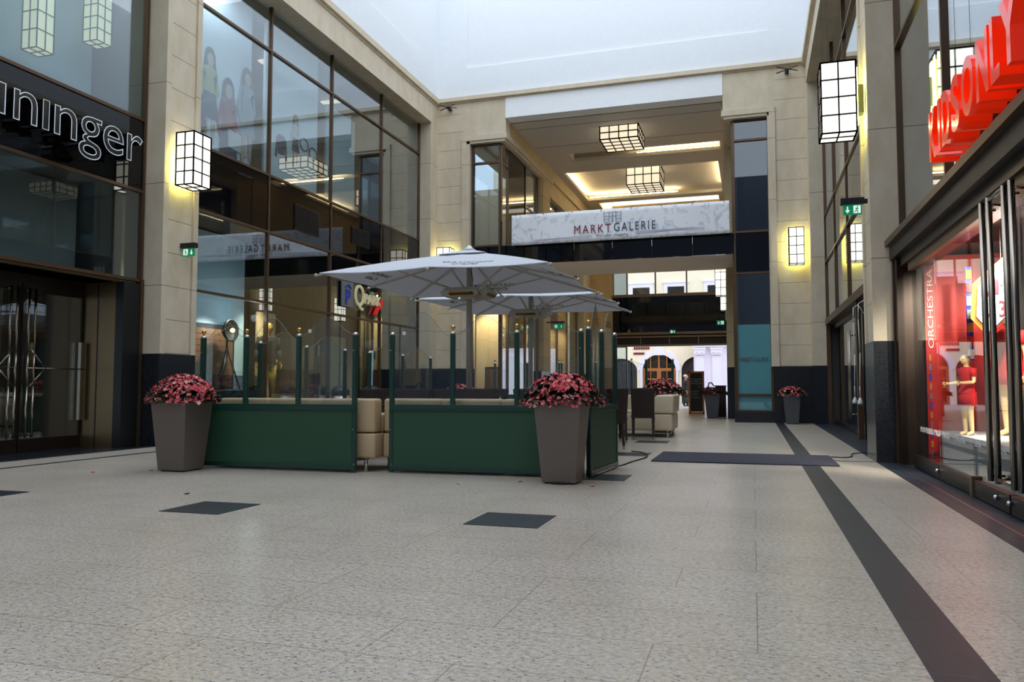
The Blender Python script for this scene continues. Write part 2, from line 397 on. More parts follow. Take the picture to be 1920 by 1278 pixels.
def text_geo(s, size=1.0, extrude=.01, rim=None, sx=1.0, spacing=1.0, shear=0.0, offset=0.0):
    """returns verts, faces of a word in the XZ plane (reading along +X, up +Z), front towards -Y; y in [-extrude, extrude]"""
    cu = bpy.data.curves.new('t', 'FONT'); cu.body = s; cu.size = size; cu.extrude = 0 if rim else extrude
    cu.space_character = spacing; cu.shear = shear; cu.resolution_u = 4; cu.offset = offset
    if rim: cu.fill_mode = 'NONE'; cu.bevel_depth = rim; cu.bevel_resolution = 1
    ob = bpy.data.objects.new('t', cu); COL.objects.link(ob)
    dg = bpy.context.evaluated_depsgraph_get(); dg.update()
    me = bpy.data.meshes.new_from_object(ob.evaluated_get(dg))
    vs = [Vector((q.co.x*sx, -q.co.z, q.co.y)) for q in me.vertices]; fs = [tuple(p.vertices) for p in me.polygons]
    bpy.data.objects.remove(ob); bpy.data.curves.remove(cu); bpy.data.meshes.remove(me)
    return vs, fs
def word(mb, s, u0, u1, z0, height, mapf, extrude=.01, mi=0, rim=None, spacing=1.0, shear=0.0, cap=None, offset=0.0):
    """fit the word between u0..u1 (any sense) with letter height `height` from baseline z0; mapf(u, depth, z)->world"""
    vs, fs = text_geo(s, 1.0, extrude, rim, spacing=spacing, shear=shear, offset=offset)
    x0 = min(q.x for q in vs); x1 = max(q.x for q in vs)
    if cap is None: cap = max(q.z for q in vs)
    k = height/cap
    out = [mapf(u0+(q.x-x0)/(x1-x0)*(u1-u0), q.y, z0+q.z*k) for q in vs]
    mb.add(out, fs, mi); return mb

# ================================================================== THE SETTING
GL, GR = -9.9, 1.93           # glass planes
PL, PR = -9.5, 1.54           # pilaster fronts
FY = 22.85                    # far wall
Y0 = -6.0

# floor
st(MB().box(-14, 6, Y0, 36.3, -.2, 0).build('floor', 'floor'))
# inlaid strips
st(MB().box(.57, .785, Y0, FY-.05, 0, .004).build('trim_1', 'strip'))
st(MB().box(-8.80, -8.72, Y0, FY-.05, 0, .004).build('trim_2', 'strip'))
st(MB().box(PR, GR+.35, Y0, 11.33, 0, .004).box(PR, GR+.35, 12.22, 22.3, 0, .004).build('trim_3', 'strip'))
st(MB().box(PL-.0, -12, Y0, 10.8, 0, .004).box(PL, -10.2, 11.72, 22.3, 0, .004).build('trim_4', 'strip'))
st(MB().box(1.70, 1.712, Y0, 11.3, .004, .006).build('trim_5', 'steel'))
st(MB().box(1.0, 1.54, 11.40, 11.46, 0, .003).box(-8.7, -8.0, 11.4, 11.46, 0, .003).build('trim_6', 'strip'))
k = 7
for (x, y) in ((-1.75, 5.68), (-4.29, 5.52), (-6.85, 5.55), (-1.60, 8.62), (-1.75, 11.65), (-1.75, 14.35), (-9.4+.0, 5.5)):
    if x < -9: continue
    st(MB().box(x-.28, x+.28, y-.28, y+.28, 0, .004).build('trim_%d' % k, dark_granite('dark tile %d' % k, (36, 44, 50), .38, .28))); k += 1

# ---- left wall -------------------------------------------------------------
def lw(name, mb, m, **kw): return st(mb.build(name, m, **kw))
wl = struct('wall_left', (PL, 0, 0))
def pil_left(y0, y1):
    MB().box(GL-.1, PL-.04, y0, y1, 1.55, 9.3).build('pilaster_core', 'stone_l', wl)
    MB().box(PL-.04, PL, y0, y0+.12, 1.55, 9.3).box(PL-.04, PL, y1-.12, y1, 1.55, 9.3).build('pilaster_edge', 'stone_l', wl)
    MB().box(PL-.06, PL-.025, y0+.14, y1-.14, 1.55, 9.3).build('pilaster_panel', 'stone_c', wl)
    bl = MB().box(GL-.1, PL, y0, y1, 0, 1.55).box(GL-.1, PL+.0, y0-.0, y1, 0, 1.55)
    return bl
b1 = MB().box(GL-.1, PL, 10.82, 11.70, 0, 1.55)
pil_left(10.82, 11.70)
MB().box(GL-.1, PL, 22.3, FY, 1.55, 9.3).build('pilaster_core', 'stone_l', wl)
MB().box(GL-.3, PL, Y0, FY, 9.3, 9.96).build('header', 'stone_h', wl)
MB().box(GL-.3, PL+.1, Y0, FY-.1, 9.96, 10.12).box(GL-.3, PL+.03, Y0, FY-.03, 9.9, 9.96).build('cornice', 'stone_h', wl)
MB().box(GL-.1, PL+.03, 11.72, 22.3, 9.24, 9.3).build('header_lip', 'stone_h', wl)
MB().box(GL-.1, PL, 0.5, 1.4, 0, 9.3).build('pilaster_core', 'stone_l', wl)
st(MB().box(GL-.1, PL, 10.82, 11.70, 0, 1.55).box(GL-.1, PL, 22.3, FY, 0, 1.55).build('baseboard_left', 'plinth'))
# ---- right wall ------------------------------------------------------------
wr = struct('wall_right', (PR, 0, 0))
MB().box(PR+.04, GR+.1, 11.35, 12.20, 1.6, 9.3).build('pilaster_core', 'stone_l', wr)
MB().box(PR, PR+.04, 11.35, 11.47, 1.6, 9.3).box(PR, PR+.04, 12.08, 12.2, 1.6, 9.3).build('pilaster_edge', 'stone_l', wr)
MB().box(PR+.03, PR+.06, 11.5, 12.06, 1.6, 9.3).build('pilaster_panel', 'stone_c', wr)
MB().box(PR, GR+.1, 22.3, FY, 1.55, 9.3).build('pilaster_core', 'stone_l', wr)
MB().box(PR, GR+.1, .5, 1.4, 0, 9.3).build('pilaster_core', 'stone_l', wr)
MB().box(PR, GR+.3, Y0, FY, 9.3, 9.96).build('header', 'stone_h', wr)
MB().box(PR-.1, GR+.3, Y0, FY-.1, 9.96, 10.12).box(PR-.03, GR+.3, Y0, FY-.03, 9.9, 9.96).build('cornice', 'stone_h', wr)
MB().box(PR-.03, GR+.1, 12.2, 22.3, 9.24, 9.3).build('header_lip', 'stone_h', wr)
st(MB().box(PR, GR+.1, 11.35, 12.2, 0, 1.6).box(PR, GR+.1, 22.3, FY, 0, 1.55).build('baseboard_right', 'plinth'))
# ---- far wall --------------------------------------------------------------
wf = struct('wall_far', (-4, FY, 0))
MB().box(-9.95, -8.64, FY, FY+.5, 1.55, 9.96).build('cladding_left', 'stone_c', wf)
MB().box(-8.64, -7.22, FY, FY+.5, 8.86, 9.96).box(-.70, .70, FY, FY+.5, 8.86, 9.96).build('slab_over_bay', 'stone_h', wf)
MB().box(.70, 2.0, FY, FY+.5, 1.55, 9.96).build('cladding_right', 'stone_c', wf)
MB().box(-8.66, -8.50, FY-.05, FY+.5, 1.55, 8.86).box(-8.50, -8.40, FY-.02, FY+.5, 1.55, 8.72).build('bay_surround', 'stone_l', wf)
MB().box(.55, .71, FY-.05, FY+.5, 1.55, 8.86).box(.50, .58, FY-.02, FY+.5, 1.55, 8.72).build('bay_surround', 'stone_l', wf)
MB().box(-8.66, -7.18, FY-.06, 28.8, 8.70, 8.86).box(-8.6, -7.24, FY-.02, 28.8, 8.62, 8.70).build('bay_canopy', 'stone_h', wf)
MB().box(-.74, .71, FY-.06, 26.5, 8.70, 8.86).box(-.68, .66, FY-.02, 26.5, 8.62, 8.70).build('bay_canopy', 'stone_h', wf)
MB().box(-7.22, -.70, FY-.03, FY+.55, 9.33, 10.0).build('opening_beam', 'white_panel', wf)
MB().box(PL, PR, FY-.14, FY+.5, 10.0, 10.12).box(PL, PR, FY-.05, FY+.5, 9.96, 10.0).build('cornice', 'stone_h', wf)
st(MB().box(-9.95, -8.40, FY-.02, FY+.5, 0, 1.55).box(.55, 2.0, FY-.02, FY+.5, 0, 1.55).build('baseboard_far', 'plinth'))
# ---- upper white walls & back wall ----------------------------------------
TOP = 14.5
st(MB().box(PL-.4, PL, Y0, FY+.4, 10.12, TOP).build('wall_upper_left', 'white'))
st(MB().box(PR, PR+.4, Y0, FY+.4, 10.12, TOP).build('wall_upper_right', 'white'))
o = st(MB().box(PL, PR, FY, FY+.4, 10.12, TOP).build('wall_upper_far', 'white'))
for (x0, x1, z0, z1) in ((PL, -8.48, 10.12, TOP), (.58, PR, 10.12, TOP), (-8.48, .58, 10.12, 11.05)):
    MB().box(x0, x1, FY-.05, FY, z0, z1).build('panel_surround', 'white', o)
MB().box(PL, PL+.05, Y0, 21.5, 10.12, 11.05).build('panel_surround', 'white', bpy.data.objects['wall_upper_left'])
MB().box(PR-.05, PR, Y0, 21.5, 10.12, 11.05).build('panel_surround', 'white', bpy.data.objects['wall_upper_right'])
st(MB().box(-14, 6, Y0-.4, Y0, 0, 10.1).build('wall_back', 'back_dark'))  # unseen back walls, coloured dark to dim reflections in the glass
st(MB().box(PL, PR, Y0-.4, Y0, 10.1, TOP).build('wall_upper_back', 'back_dark'))

# ---- glazed bays ------------------------------------------------------------
WN = [0]
def window_x(xg, side, ys, zs, panels, frame_w=.05, fm='bronze', label=None):
    """glazing in a plane X=xg. ys: mullion positions; zs: rail heights; panels[row][col]: 'g','b'(black),'d',None.  side=+1 hall is at +X"""
    WN[0] += 1
    r = struct('window_%d' % WN[0], (xg, ys[0], 0))
    fr = MB(); d0, d1 = (xg-.04, xg+.045) if side > 0 else (xg-.045, xg+.04)
    for i, y in enumerate(ys):
        fr.box(d0, d1, y-frame_w/2, y+frame_w/2, zs[0], zs[-1])
    for z in zs:
        fr.box(d0-.002, d1+.002, ys[0]-.001, ys[-1]+.001, z-frame_w/2, z+frame_w/2)
    fr.build('window_frame', fm, r)
    for j in range(len(zs)-1):
        for i in range(len(ys)-1):
            k = panels[j][i] if isinstance(panels[j], (list, tuple)) else panels[j]
            if k is None: continue
            a = (ys[i]+.02, ys[i+1]-.02, zs[j]+.02, zs[j+1]-.02)
            if k == 'b': MB().box(xg-.02, xg+.02, *a).build('spandrel_panel', 'blackglass', r)
            else: MB().box(xg-.006, xg+.006, *a).build('pane', 'glass' if k == 'g' else 'glass_d', r)
    return r
def window_y(yg, xs, zs, panels, frame_w=.06, fm='bronze'):
    WN[0] += 1
    r = struct('window_%d' % WN[0], (xs[0], yg, 0)); fr = MB()
    for x in xs: fr.box(x-frame_w/2, x+frame_w/2, yg-.06, yg+.05, zs[0], zs[-1])
    for z in zs: fr.box(xs[0]-.001, xs[-1]+.001, yg-.062, yg+.052, z-frame_w/2, z+frame_w/2)
    fr.build('window_frame', fm, r)
    for j in range(len(zs)-1):
        for i in range(len(xs)-1):
            k = panels[j][i] if isinstance(panels[j], (list, tuple)) else panels[j]
            if k is None: continue
            a = (xs[i]+.02, xs[i+1]-.02); c = (zs[j]+.02, zs[j+1]-.02)
            if k == 'c': MB().box(a[0], a[1], yg-.006, yg+.006, *c).build('pane', 'glass_c', r)
            elif k == 'b': MB().box(a[0], a[1], yg-.02, yg+.02, *c).build('spandrel_panel', 'blackglass', r)
            else: MB().box(a[0], a[1], yg-.006, yg+.006, *c).build('pane', 'glass' if k == 'g' else 'glass_d', r)
    return r
Z = [.12, 2.78, 4.30, 5.53, 8.26, 9.28]
YL = [11.73, 14.37, 16.96, 19.68, 22.28]
window_x(GL, 1, YL, Z, [['g', 'g', 'g', 'g'], ['g', 'g', 'g', 'g'], ['b']*4, ['g']*4, ['g']*4])
window_x(GL, 1, [1.4, 4.5, 7.62, 10.76], Z[1:], ['g', 'b', 'g', 'g'])
YR = [12.24, 14.75, 17.27, 19.8, 22.28]
window_x(GR, -1, YR, Z[1:], ['g', 'b', 'g', 'g'], fm='bronze')
window_x(GR, -1, [1.4, 3.5, 6.1, 8.75, 11.32], [2.9, 5.53, 8.26, 9.28], ['g', 'g', 'g'])
# far bays
window_y(FY+.2, [-8.38, -7.47], [.3, 4.25, 5.38, 8.02, 8.6], ['g', 'b', 'd', 'd'])
window_x(-7.44, 1, [FY+.22, 23.7], [.3, 4.25, 5.38, 8.02, 8.6], ['g', 'b', 'd', 'd'], fm='bronze_l')
window_x(-7.44, 1, [23.72, 25.7], [4.25, 8.6], ['b'], fm='bronze_d')
window_x(-7.44, 1, [23.72, 25.7], [.3, 4.25], ['g'], fm='bronze_l')
window_x(-7.44, 1, [25.72, 27.3], [.3, 4.25, 5.38, 7.2, 8.6], ['g', 'b', 'd', 'd'], fm='bronze_l')
wb = window_y(FY+.2, [-.43, .52], [.3, .76, 4.2, 5.38, 8.02, 8.6], ['g', 'g', 'b', 'd', 'd'])
MB().box(-.40, .49, FY+.225, FY+.235, .32, 2.74).build('frosted_film', 'teal', wb)
tx = MB(); word(tx, 'MARKT', -.36, .0, 1.70, .11, lambda u, d, z: (u, FY+.185+d*.2, z), .01, 0)
tx.build('lettering', 'print_m', wb)
tx = MB(); word(tx, 'GALERIE', .02, .43, 1.70, .11, lambda u, d, z: (u, FY+.185+d*.2, z), .01, 0)
tx.build('lettering', 'print_b', wb)
st(MB().box(-.5, .56, FY-.03, FY+.6, .0, .28).build('baseboard_bay', 'plinth'))
st(MB().box(-8.4, -7.4, FY-.03, FY+.6, .0, .28).box(-7.5, -7.38, FY+.6, 27.3, 0, .28).build('baseboard_bay_left', 'plinth'))

# ---- interiors behind the glass ------------------------------------------------
def room(name, x0, x1, y0, y1, z0, z1, m, open_side, mf=None):
    mb = MB(); t = .08
    if open_side != 'x1': mb.box(x1, x1+t, y0, y1, z0, z1)
    if open_side != 'x0': mb.box(x0-t, x0, y0, y1, z0, z1)
    mb.box(x0, x1, y1, y1+t, z0, z1)
    if open_side != 'y0': mb.box(x0, x1, y0-t, y0, z0, z1)
    mb.box(x0, x1, y0, y1, z1, z1+t)
    mb.box(x0, x1, y0, y1, z0-t, z0)
    return st(mb.build(name, m))
room('wall_shop_left_upper', -14, GL-.12, 11.8, 22.3, 5.5, 9.3, 'interior_m', 'x1')
room('wall_shop_left_lower', -14, GL-.12, 11.8, 22.3, .0+.02, 4.3, 'interior_d', 'x1')
room('wall_shop_near_upper', -14, GL-.12, 1.5, 10.8, 5.5, 9.3, 'interior_m', 'x1')
room('wall_shop_near_middle', -14, GL-.12, 1.5, 10.8, 2.8, 4.3, 'interior_m', 'x1')
room('wall_shop_right_upper', GR+.12, 6, 1.5, 11.3, 3.0, 9.3, 'interior_m', 'x0')
room('wall_shop_right_lower', GR+.25, 6, 1.5, 11.3, .02, 2.7, 'interior_d', 'x0')
room('wall_shop_right_rear', GR+.12, 5, 12.25, 22.3, 5.5, 9.3, 'interior_m', 'x0')
room('wall_shop_right_middle', GR+.12, 5, 12.25, 22.3, 2.8, 4.3, 'interior_m', 'x0')
st(MB().box(-14, -7.6, 31, 31.1, 0, 9.3).box(-14, -13.9, FY+.5, 31, 0, 9.3).build('wall_bay_interior', 'interior_w'))
st(MB().box(-.6, 2.0, 26.5, 26.6, 0, 9.3).box(2.0, 2.1, FY+.5, 26.6, 0, 9.3).build('wall_bay_right_interior', 'interior_d'))

# ---- bridge & passage -------------------------------------------------------
PXL, PXR = -7.3, -.75
wp = struct('wall_passage_left', (PXL, 27.3, 0))
MB().box(-7.8, PXL, 27.35, 28.7, 1.55, 8.7).box(-7.8, PXL+.05, 27.5, 28.55, 1.55, 8.7).build('pier', 'stone_p', wp)
MB().box(-7.8, PXL+.15, 34.2, 36.0, 1.55, 8.7).build('pier', 'stone_p', wp)
MB().box(-7.8, -7.22, FY+.5, 36.2, 8.86, 9.9).build('upper_wall', 'stone_p', wp)
MB().box(-7.8, PXL, 28.7, 34.2, 8.3, 8.9).box(-7.6, PXL+.02, 28.7, 34.2, 8.2, 8.3).build('window_header', 'stone_p', wp)
MB().box(-7.8, PXL, 28.7, 34.2, 4.3, 5.3).build('spandrel', 'stone_p', wp)
st(MB().box(-7.8, PXL+.02, 27.35, 28.7, 0, 1.55).box(-7.8, PXL+.17, 34.2, 36.0, 0, 1.55).build('baseboard_passage', 'plinth'))
window_x(-7.5, 1, [28.7, 30.5, 32.3, 34.2], [.1, 4.3], ['g'], fm='bronze_l')
window_x(-7.5, 1, [28.7, 30.5, 32.3, 34.2], [5.3, 8.2], ['d'], fm='bronze_l')
wq = struct('wall_passage_right', (PXR, 25.6, 0))
MB().box(PXR, -.4, 25.6, 26.5, 1.6, 9.3).build('pier', 'stone_p', wq)
MB().box(-.9+.1, -.2, 26.5, 36.2, 0, 9.3).build('inner_wall', 'stone_p', wq)
MB().box(PXR-.02, -.4, FY+.5, 25.6, 8.86, 9.4).build('upper_wall', 'stone_p', wq)
window_x(-.45, -1, [FY+.25, 25.55], [.3, 4.25, 5.38, 8.6], ['g', 'b', 'd'], fm='bronze')
st(MB().box(PXR-.02, -.38, 25.58, 26.5, 0, 1.6).build('baseboard_pier', 'plinth'))
st(MB().box(-1.6, -.38, 25.2, 25.58, 0, .004).build('trim_20', 'strip'))
# ceiling with coffers
cl = MB(); ZC = 9.33
def ceil_rect(x0, x1, y0, y1): cl.box(x0, x1, y0, y1, ZC, ZC+.12)
slotA = (-6.2, -.95, 27.15, 28.1)
coff = [(-6.95, -1.1, 29.6, 34.3)]
ceil_rect(-7.22, PXR+.05, FY+.5, slotA[2]); ceil_rect(-7.22, slotA[0], slotA[2], slotA[3]); ceil_rect(slotA[1], PXR+.05, slotA[2], slotA[3])
ceil_rect(-7.22, PXR+.05, slotA[3], 29.6)
ceil_rect(-7.22, -6.95, 29.6, 34.3); ceil_rect(-1.1, PXR+.05, 29.6, 34.3); ceil_rect(-7.22, PXR+.05, 34.3, 34.9)
ceil_rect(-7.22, -6.6, 34.9, 36.2); ceil_rect(-1.3, PXR+.05, 34.9, 36.2)
cl.box(-7.5, -.4, FY+.55, 36.3, 9.66, 9.78)
for x0, x1, y0, y1 in (slotA, (-6.6, -1.3, 34.9, 36.2)):
    cl.box(x0-.03, x0-.01, y0, y1, ZC+.12, 9.66)
st(cl.build('ceiling', 'ceil'))
def cove(x0, x1, y0, y1, label):
    o = MB().box(x0, x1, y0, y1, ZC+.14, ZC+.18).build('cove_light', 'cove'); tag(o, label, 'ceiling light', 'hidden cove light strips in the passage ceiling'); return o
cove(-3.9, -1.0, 28.2, 28.25, 'cove light strip glowing in the narrow ceiling slot beyond the first ceiling lantern')
cove(-7.1, -7.05, 29.7, 34.2, 'cove light strip along the left edge of the big ceiling coffer')
cove(-6.9, -3.0, 34.4, 34.45, 'cove light strip along the far edge of the big ceiling coffer')
cove(-.98, -.93, 29.7, 33.9, 'cove light strip along the right edge of the big ceiling coffer')
cove(-6.5, -5.6, 36.0, 36.05, 'short cove light in the last ceiling recess, left end')
cove(-2.2, -1.4, 36.0, 36.05, 'short cove light in the last ceiling recess, right end')
MB().box(-7.2, -.75, 24.05, 24.07, ZC-.004, ZC+.01).box(-7.2, -.75, 26.1, 26.12, ZC-.004, ZC+.01).build('joint_line', 'interior_d', bpy.data.objects['ceiling'])
# bridge
br = struct('wall_bridge', (-4, FY+.1, 4.7))
MB().box(-7.4, -.44, FY+.12, 25.9, 4.75, 5.1).build('deck', 'bridge_soffit', br)
for i in range(6):
    x0 = -7.4+i*(6.96/6); MB().box(x0+.004, x0+6.96/6-.004, FY+.06, FY+.11, 4.75, 5.34).build('fascia_panel', 'blackglass', br)
for i in range(6):
    x0 = -7.4+i*(6.96/6); MB().box(x0+.02, x0+6.96/6-.02, FY+.1, FY+.112, 5.36, 6.1).build('balustrade_pane', 'glass_c', br)
    MB().box(x0+.0, x0+.03, FY+.08, FY+.14, 5.3, 6.12).build('balustrade_post', 'black', br)
MB().box(-7.4, -.44, FY+.09, FY+.14, 5.34, 5.37).build('rail', 'bronze_l', br)

# end wall at Y=36
EY = 36.0
we = struct('wall_end', (-4, EY, 0))
MB().box(-7.3, -6.15, EY, EY+.4, 0, 9.3).box(-1.0, -.4, EY, EY+.4, 0, 9.3).box(-6.15, -1, EY, EY+.4, 7.8, 9.4).build('stone_surround', 'stone_p', we)
MB().box(-6.2, -.9, EY-.15, EY+.3, 5.08, 5.2).box(-6.2, -.9, EY-.2, EY+.3, 3.34, 3.46).build('brass_rail', 'brass_panel', we)
for i in range(6):
    x0 = -6.15+i*(5.2/6); MB().box(x0, x0+5.2/6-.01, EY-.1, EY-.04, 3.46, 5.08).build('spandrel_panel', 'blackglass', we)
MB().box(-6.15, -1.0, EY-.04, EY+.1, 3.4, 5.1).build('spandrel_backing', 'black', we)
vb = MB()
vb.box(-6.15, -1, EY-.25, EY+.2, 3.2, 3.28).box(-6.15, -1, EY-.25, EY+.2, 2.82, 2.9)
for i in range(5): x0 = -6.15+i*1.28; vb.box(x0, x0+.05, EY-.25, EY, 2.9, 3.2)
vb.build('transom_frame', 'brass_panel', we)
MB().box(-6.15, -1, EY-.1, EY-.05, 2.9, 3.2).build('transom_louvre', 'bronze_d', we)
MB().box(-6.15, -1.0, EY-.1, EY+.2, 3.28, 3.34).build('soffit_board', 'interior_d', we)
window_y(EY+.1, [-6.15, -5.5, -4.2, -2.8, -1.0], [5.2, 7.8], [['d', 'c', 'c', 'c']], fm='bronze_l')
window_y(EY+.1, [-6.15, -5.55], [.02, 2.82], ['g'], fm='steel_d')

# ================================================================== DOORS
# left recessed entrance ------------------------------------------------
d1 = struct('door_1', (-10.65, 9.2, 0))
MB().box(-10.75, GL-.1, 10.36, 10.8, 0, 2.72).build('jamb_panel', 'brass_panel', d1)
MB().box(-10.36, -10.345, 10.352, 10.36, 0, 2.7).build('jamb_joint', 'black', d1)
MB().box(GL-.1, GL+.06, 10.36, 10.78, 0, 2.72).build('jamb_black_strip', 'black', d1)  # solid black strip between the brass jamb and the frame
MB().box(GL-.05, GL+.07, 10.72, 10.79, 0, 2.8).build('door_frame', 'bronze', d1)
MB().box(-10.8, GL-.03, 5.0, 10.36, 2.72, 2.80).build('entrance_soffit', 'brass_panel', d1)
MB().box(-10.72, -10.62, 5.0, 10.36, 2.58, 2.72).build('header_rail', 'bronze_d', d1)
for (a, b) in ((9.19, 10.34), (8.02, 9.17), (6.85, 8.0)):
    leaf = struct('door_leaf', (-10.66, a, 0)); leaf.parent = d1; leaf.location = (-.01, a-9.2, 0)
    MB().box(-10.67, -10.65, a+.03, b-.03, .2, 2.46).build('pane', 'glass', leaf)
    MB().box(-10.69, -10.63, a, b, .01, .2).box(-10.69, -10.63, a, b, 2.46, 2.58).box(-10.68, -10.64, a, a+.03, .2, 2.46).box(-10.68, -10.64, b-.03, b, .2, 2.46).build('door_frame', 'bronze_d', leaf)
    y = a+.13
    s = 1 if a > 9 else -1
def handle(pa, pb):
    MB().bar((-10.55, pa, .22), (-10.55, pa, 1.0), .017).bar((-10.55, pa, 1.52), (-10.55, pa, 2.5), .017) \
        .bar((-10.55, pb, .22), (-10.55, pb, 1.0), .017).bar((-10.55, pb, 1.52), (-10.55, pb, 2.5), .017) \
        .bar((-10.55, pa, 1.0), (-10.55, pa, 1.52), .017).bar((-10.55, pb, 1.0), (-10.55, pb, 1.52), .017) \
        .bar((-10.65, pa, 2.47), (-10.55, pa, 2.47), .014).bar((-10.65, pb, .26), (-10.55, pb, .26), .014) \
        .build('door_handle', 'steel_b', d1, smooth=True)
handle(9.24, 9.35); handle(8.93, 9.04)
MB().bar((-10.55, 9.3, 1.56), (-10.55, 9.56, 1.28), .012).bar((-10.55, 9.56, 1.28), (-10.55, 9.28, 1.0), .012) \
    .bar((-10.55, 9.24, 1.28), (-10.55, 10.3, 1.28), .010).bar((-10.55, 9.0, 1.56), (-10.55, 8.74, 1.28), .012) \
    .bar((-10.55, 8.74, 1.28), (-10.55, 9.02, 1.0), .012).bar((-10.55, 8.0, 1.28), (-10.55, 9.04, 1.28), .010) \
    .build('diamond_bar', 'steel_b', d1, smooth=True)
MB().box(-10.62, -10.56, 10.24, 10.3, .45, 1.72).build('door_handle', 'steel_b', d1)
st(MB().box(-10.7, GL+.35, 5.0, 10.78, 0, .005).build('trim_21', 'plinth'))
st(MB().box(-13.5, -13.4, 6.85, 10.5, 0, 2.7).box(-11.8, -11.7, 9.75, 10.5, 0, 2.7).box(-14, -10.8, 10.4, 10.5, 0, 2.7).box(-13.5, -10.7, 5, 10.5, 2.7, 2.78).build('wall_entrance_interior', 'brown_d'))
st(MB().box(-11.9, -11.88, 9.82, 10.25, .3, 2.5).build('trim_22', 'backing'))
st(MB().box(-10.7, -10.6, 2.0, 6.85, 0, 2.7).box(GL, GL+.1, .5, 5.0, 0, 2.78).build('wall_entrance_side', 'brass_panel'))

# right shop front -----------------------------------------------------
d2 = struct('door_2', (1.92, 8, 0))
MB().box(1.70, 2.1, .5, 11.32, 2.84, 2.92).build('canopy_edge', 'bronze', d2)
MB().box(1.76, 2.2, .5, 11.34, 2.66, 2.84).build('canopy_soffit', 'black', d2)
MB().box(1.84, 2.2, .5, 11.3, 2.54, 2.66).build('header_rail', 'bronze_d', d2)
MB().box(1.875, 1.93, 5.2, 10.76, 2.44, 2.54).build('header_rail', 'bronze_l', d2)
MB().box(1.80, 2.1, 11.1, 11.34, 0, 2.7).build('door_frame', 'bronze_d', d2)
MB().box(1.78, 1.87, 11.26, 11.345, 0, 2.84).build('door_frame', 'bronze', d2)
for (a, b) in ((9.42, 10.76), (8.12, 9.40), (7.0, 8.02), (5.9, 6.96), (4.6, 5.88)):
    MB().box(1.915, 1.93, a+.01, b-.01, .16, 2.46).build('pane', 'glass_s', d2)
    MB().box(1.885, 1.955, a, b, .012, .16).build('base_rail', 'bronze_d', d2)
MB().box(1.87, 1.97, 8.04, 8.11, 0, .19).build('floor_hinge', 'bronze_l', d2)
for y in (9.42, 7.3, 6.95):
    MB().sphere((1.87, y, .10), .022).build('lock_knob', 'chrome', d2, smooth=True)
def bigbar(y, label=None):
    MB().bar((1.82, y, .24), (1.82, y, 2.5), .024, n=14).bar((1.82, y, .28), (1.92, y, .28), .012).bar((1.82, y, 2.44), (1.92, y, 2.44), .012).build('door_handle', 'steel_b', d2, smooth=True)
for y in (7.22, 7.02, 6.62, 6.45): bigbar(y)
MB().bar((1.82, 7.02, 2.48), (1.82, 6.62, 2.48), .018).bar((1.82, 7.02, .27), (1.82, 6.62, .27), .018).build('handle_link', 'steel_b', d2, smooth=True)
# glass lettering
gt = MB()
for i, (s_, a, b) in enumerate((('MONTPELLIER', 10.45, 9.80), ('\u2022', 9.77, 9.74), ('PARIS', 9.70, 9.42), ('\u2022', 9.39, 9.36), ('MADRID', 9.3, 8.98), ('\u2022', 8.9, 8.87), ('MAILAND', 8.78, 8.36), ('\u2022', 8.3, 8.27), ('GENF', 8.05, 7.82), ('\u2022', 7.76, 7.73), ('MONTREAL', 7.66, 7.1), ('\u2022', 7.0, 6.97), ('WIEN', 6.9, 6.6))):
    word(gt, s_, a, b, .46 if s_ != '\u2022' else .48, .062 if s_ != '\u2022' else .02, lambda u, d, z: (1.908+d*.2, u, z), .006)
gt.build('glass_lettering', 'whitep', d2)
# right far shop front lower (recessed, dark)
d3 = struct('door_3', (1.95, 18, 0))
MB().box(1.86, 2.3, 12.2, 22.3, 2.62, 2.78).box(1.9, 1.99, 16.15, 16.35, 0, 2.7).box(1.88, 1.98, 22.15, 22.3, 0, 2.7).build('door_frame', 'bronze', d3)
MB().box(2.05, 2.15, 12.2, 22.3, 2.5, 2.62).box(2.05, 2.15, 12.3, 22.3, 0, .12).build('door_rail', 'bronze_d', d3)
for (a, b) in ((12.25, 14.2), (14.22, 16.1), (16.4, 18.3), (18.32, 20.2), (20.22, 22.1)):
    MB().box(2.09, 2.102, a, b, .12, 2.5).build('pane', 'glass', d3)
MB().box(2.02, 2.2, 16.15, 16.35, 0, 2.5).build('door_post', 'bronze_d', d3)
for y in (18.2, 18.45):
    MB().bar((2.0, y, .3), (2.0, y, 2.2), .02).bar((2.0, y, .4), (2.09, y, .4), .01).bar((2.0, y, 2.1), (2.09, y, 2.1), .01).build('door_handle', 'steel_b', d3, smooth=True)
st(MB().box(3.2, 3.3, 12.2, 22.3, 0, 2.8).box(1.95, 3.3, 22.2, 22.3, 0, 2.8).box(1.99, 3.3, 12.21, 12.26, 0, 2.8).box(2.0, 3.3, 12.2, 22.3, 2.7, 2.8).build('wall_shop_right_back', 'interior_d'))
# left bay ground floor door furniture
d4 = struct('door_4', (GL, 16, 0))
MB().box(GL-.02, GL-.01, 11.8, 14.3, .14, 1.22).build('frosted_film', 'film', d4)
for (y, z, h) in ((16.5, 1.85, .25), (18.55, 1.9, .25), (21.4, 1.65, .22), (16.55, .85, .35), (19.45, 1.85, .22)):
    MB().box(GL+.012, GL+.035, y-.04, y+.04, z-h/2, z+h/2).build('door_handle', 'steel_b', d4)
MB().box(GL+.008, GL+.02, 17.5, 17.52, .12, 2.78).box(GL+.008, GL+.02, 18.8, 18.82, .12, 2.78).box(GL+.008, GL+.02, 21.0, 21.02, .12, 2.78).build('door_edge', 'steel_d', d4)
MB().box(GL-.6, GL-.55, 18.0, 18.8, .05, 2.3).box(GL-.9, GL-.85, 15.3, 16.0, .05, 2.7).build('inner_panel', 'interior_w', d4)

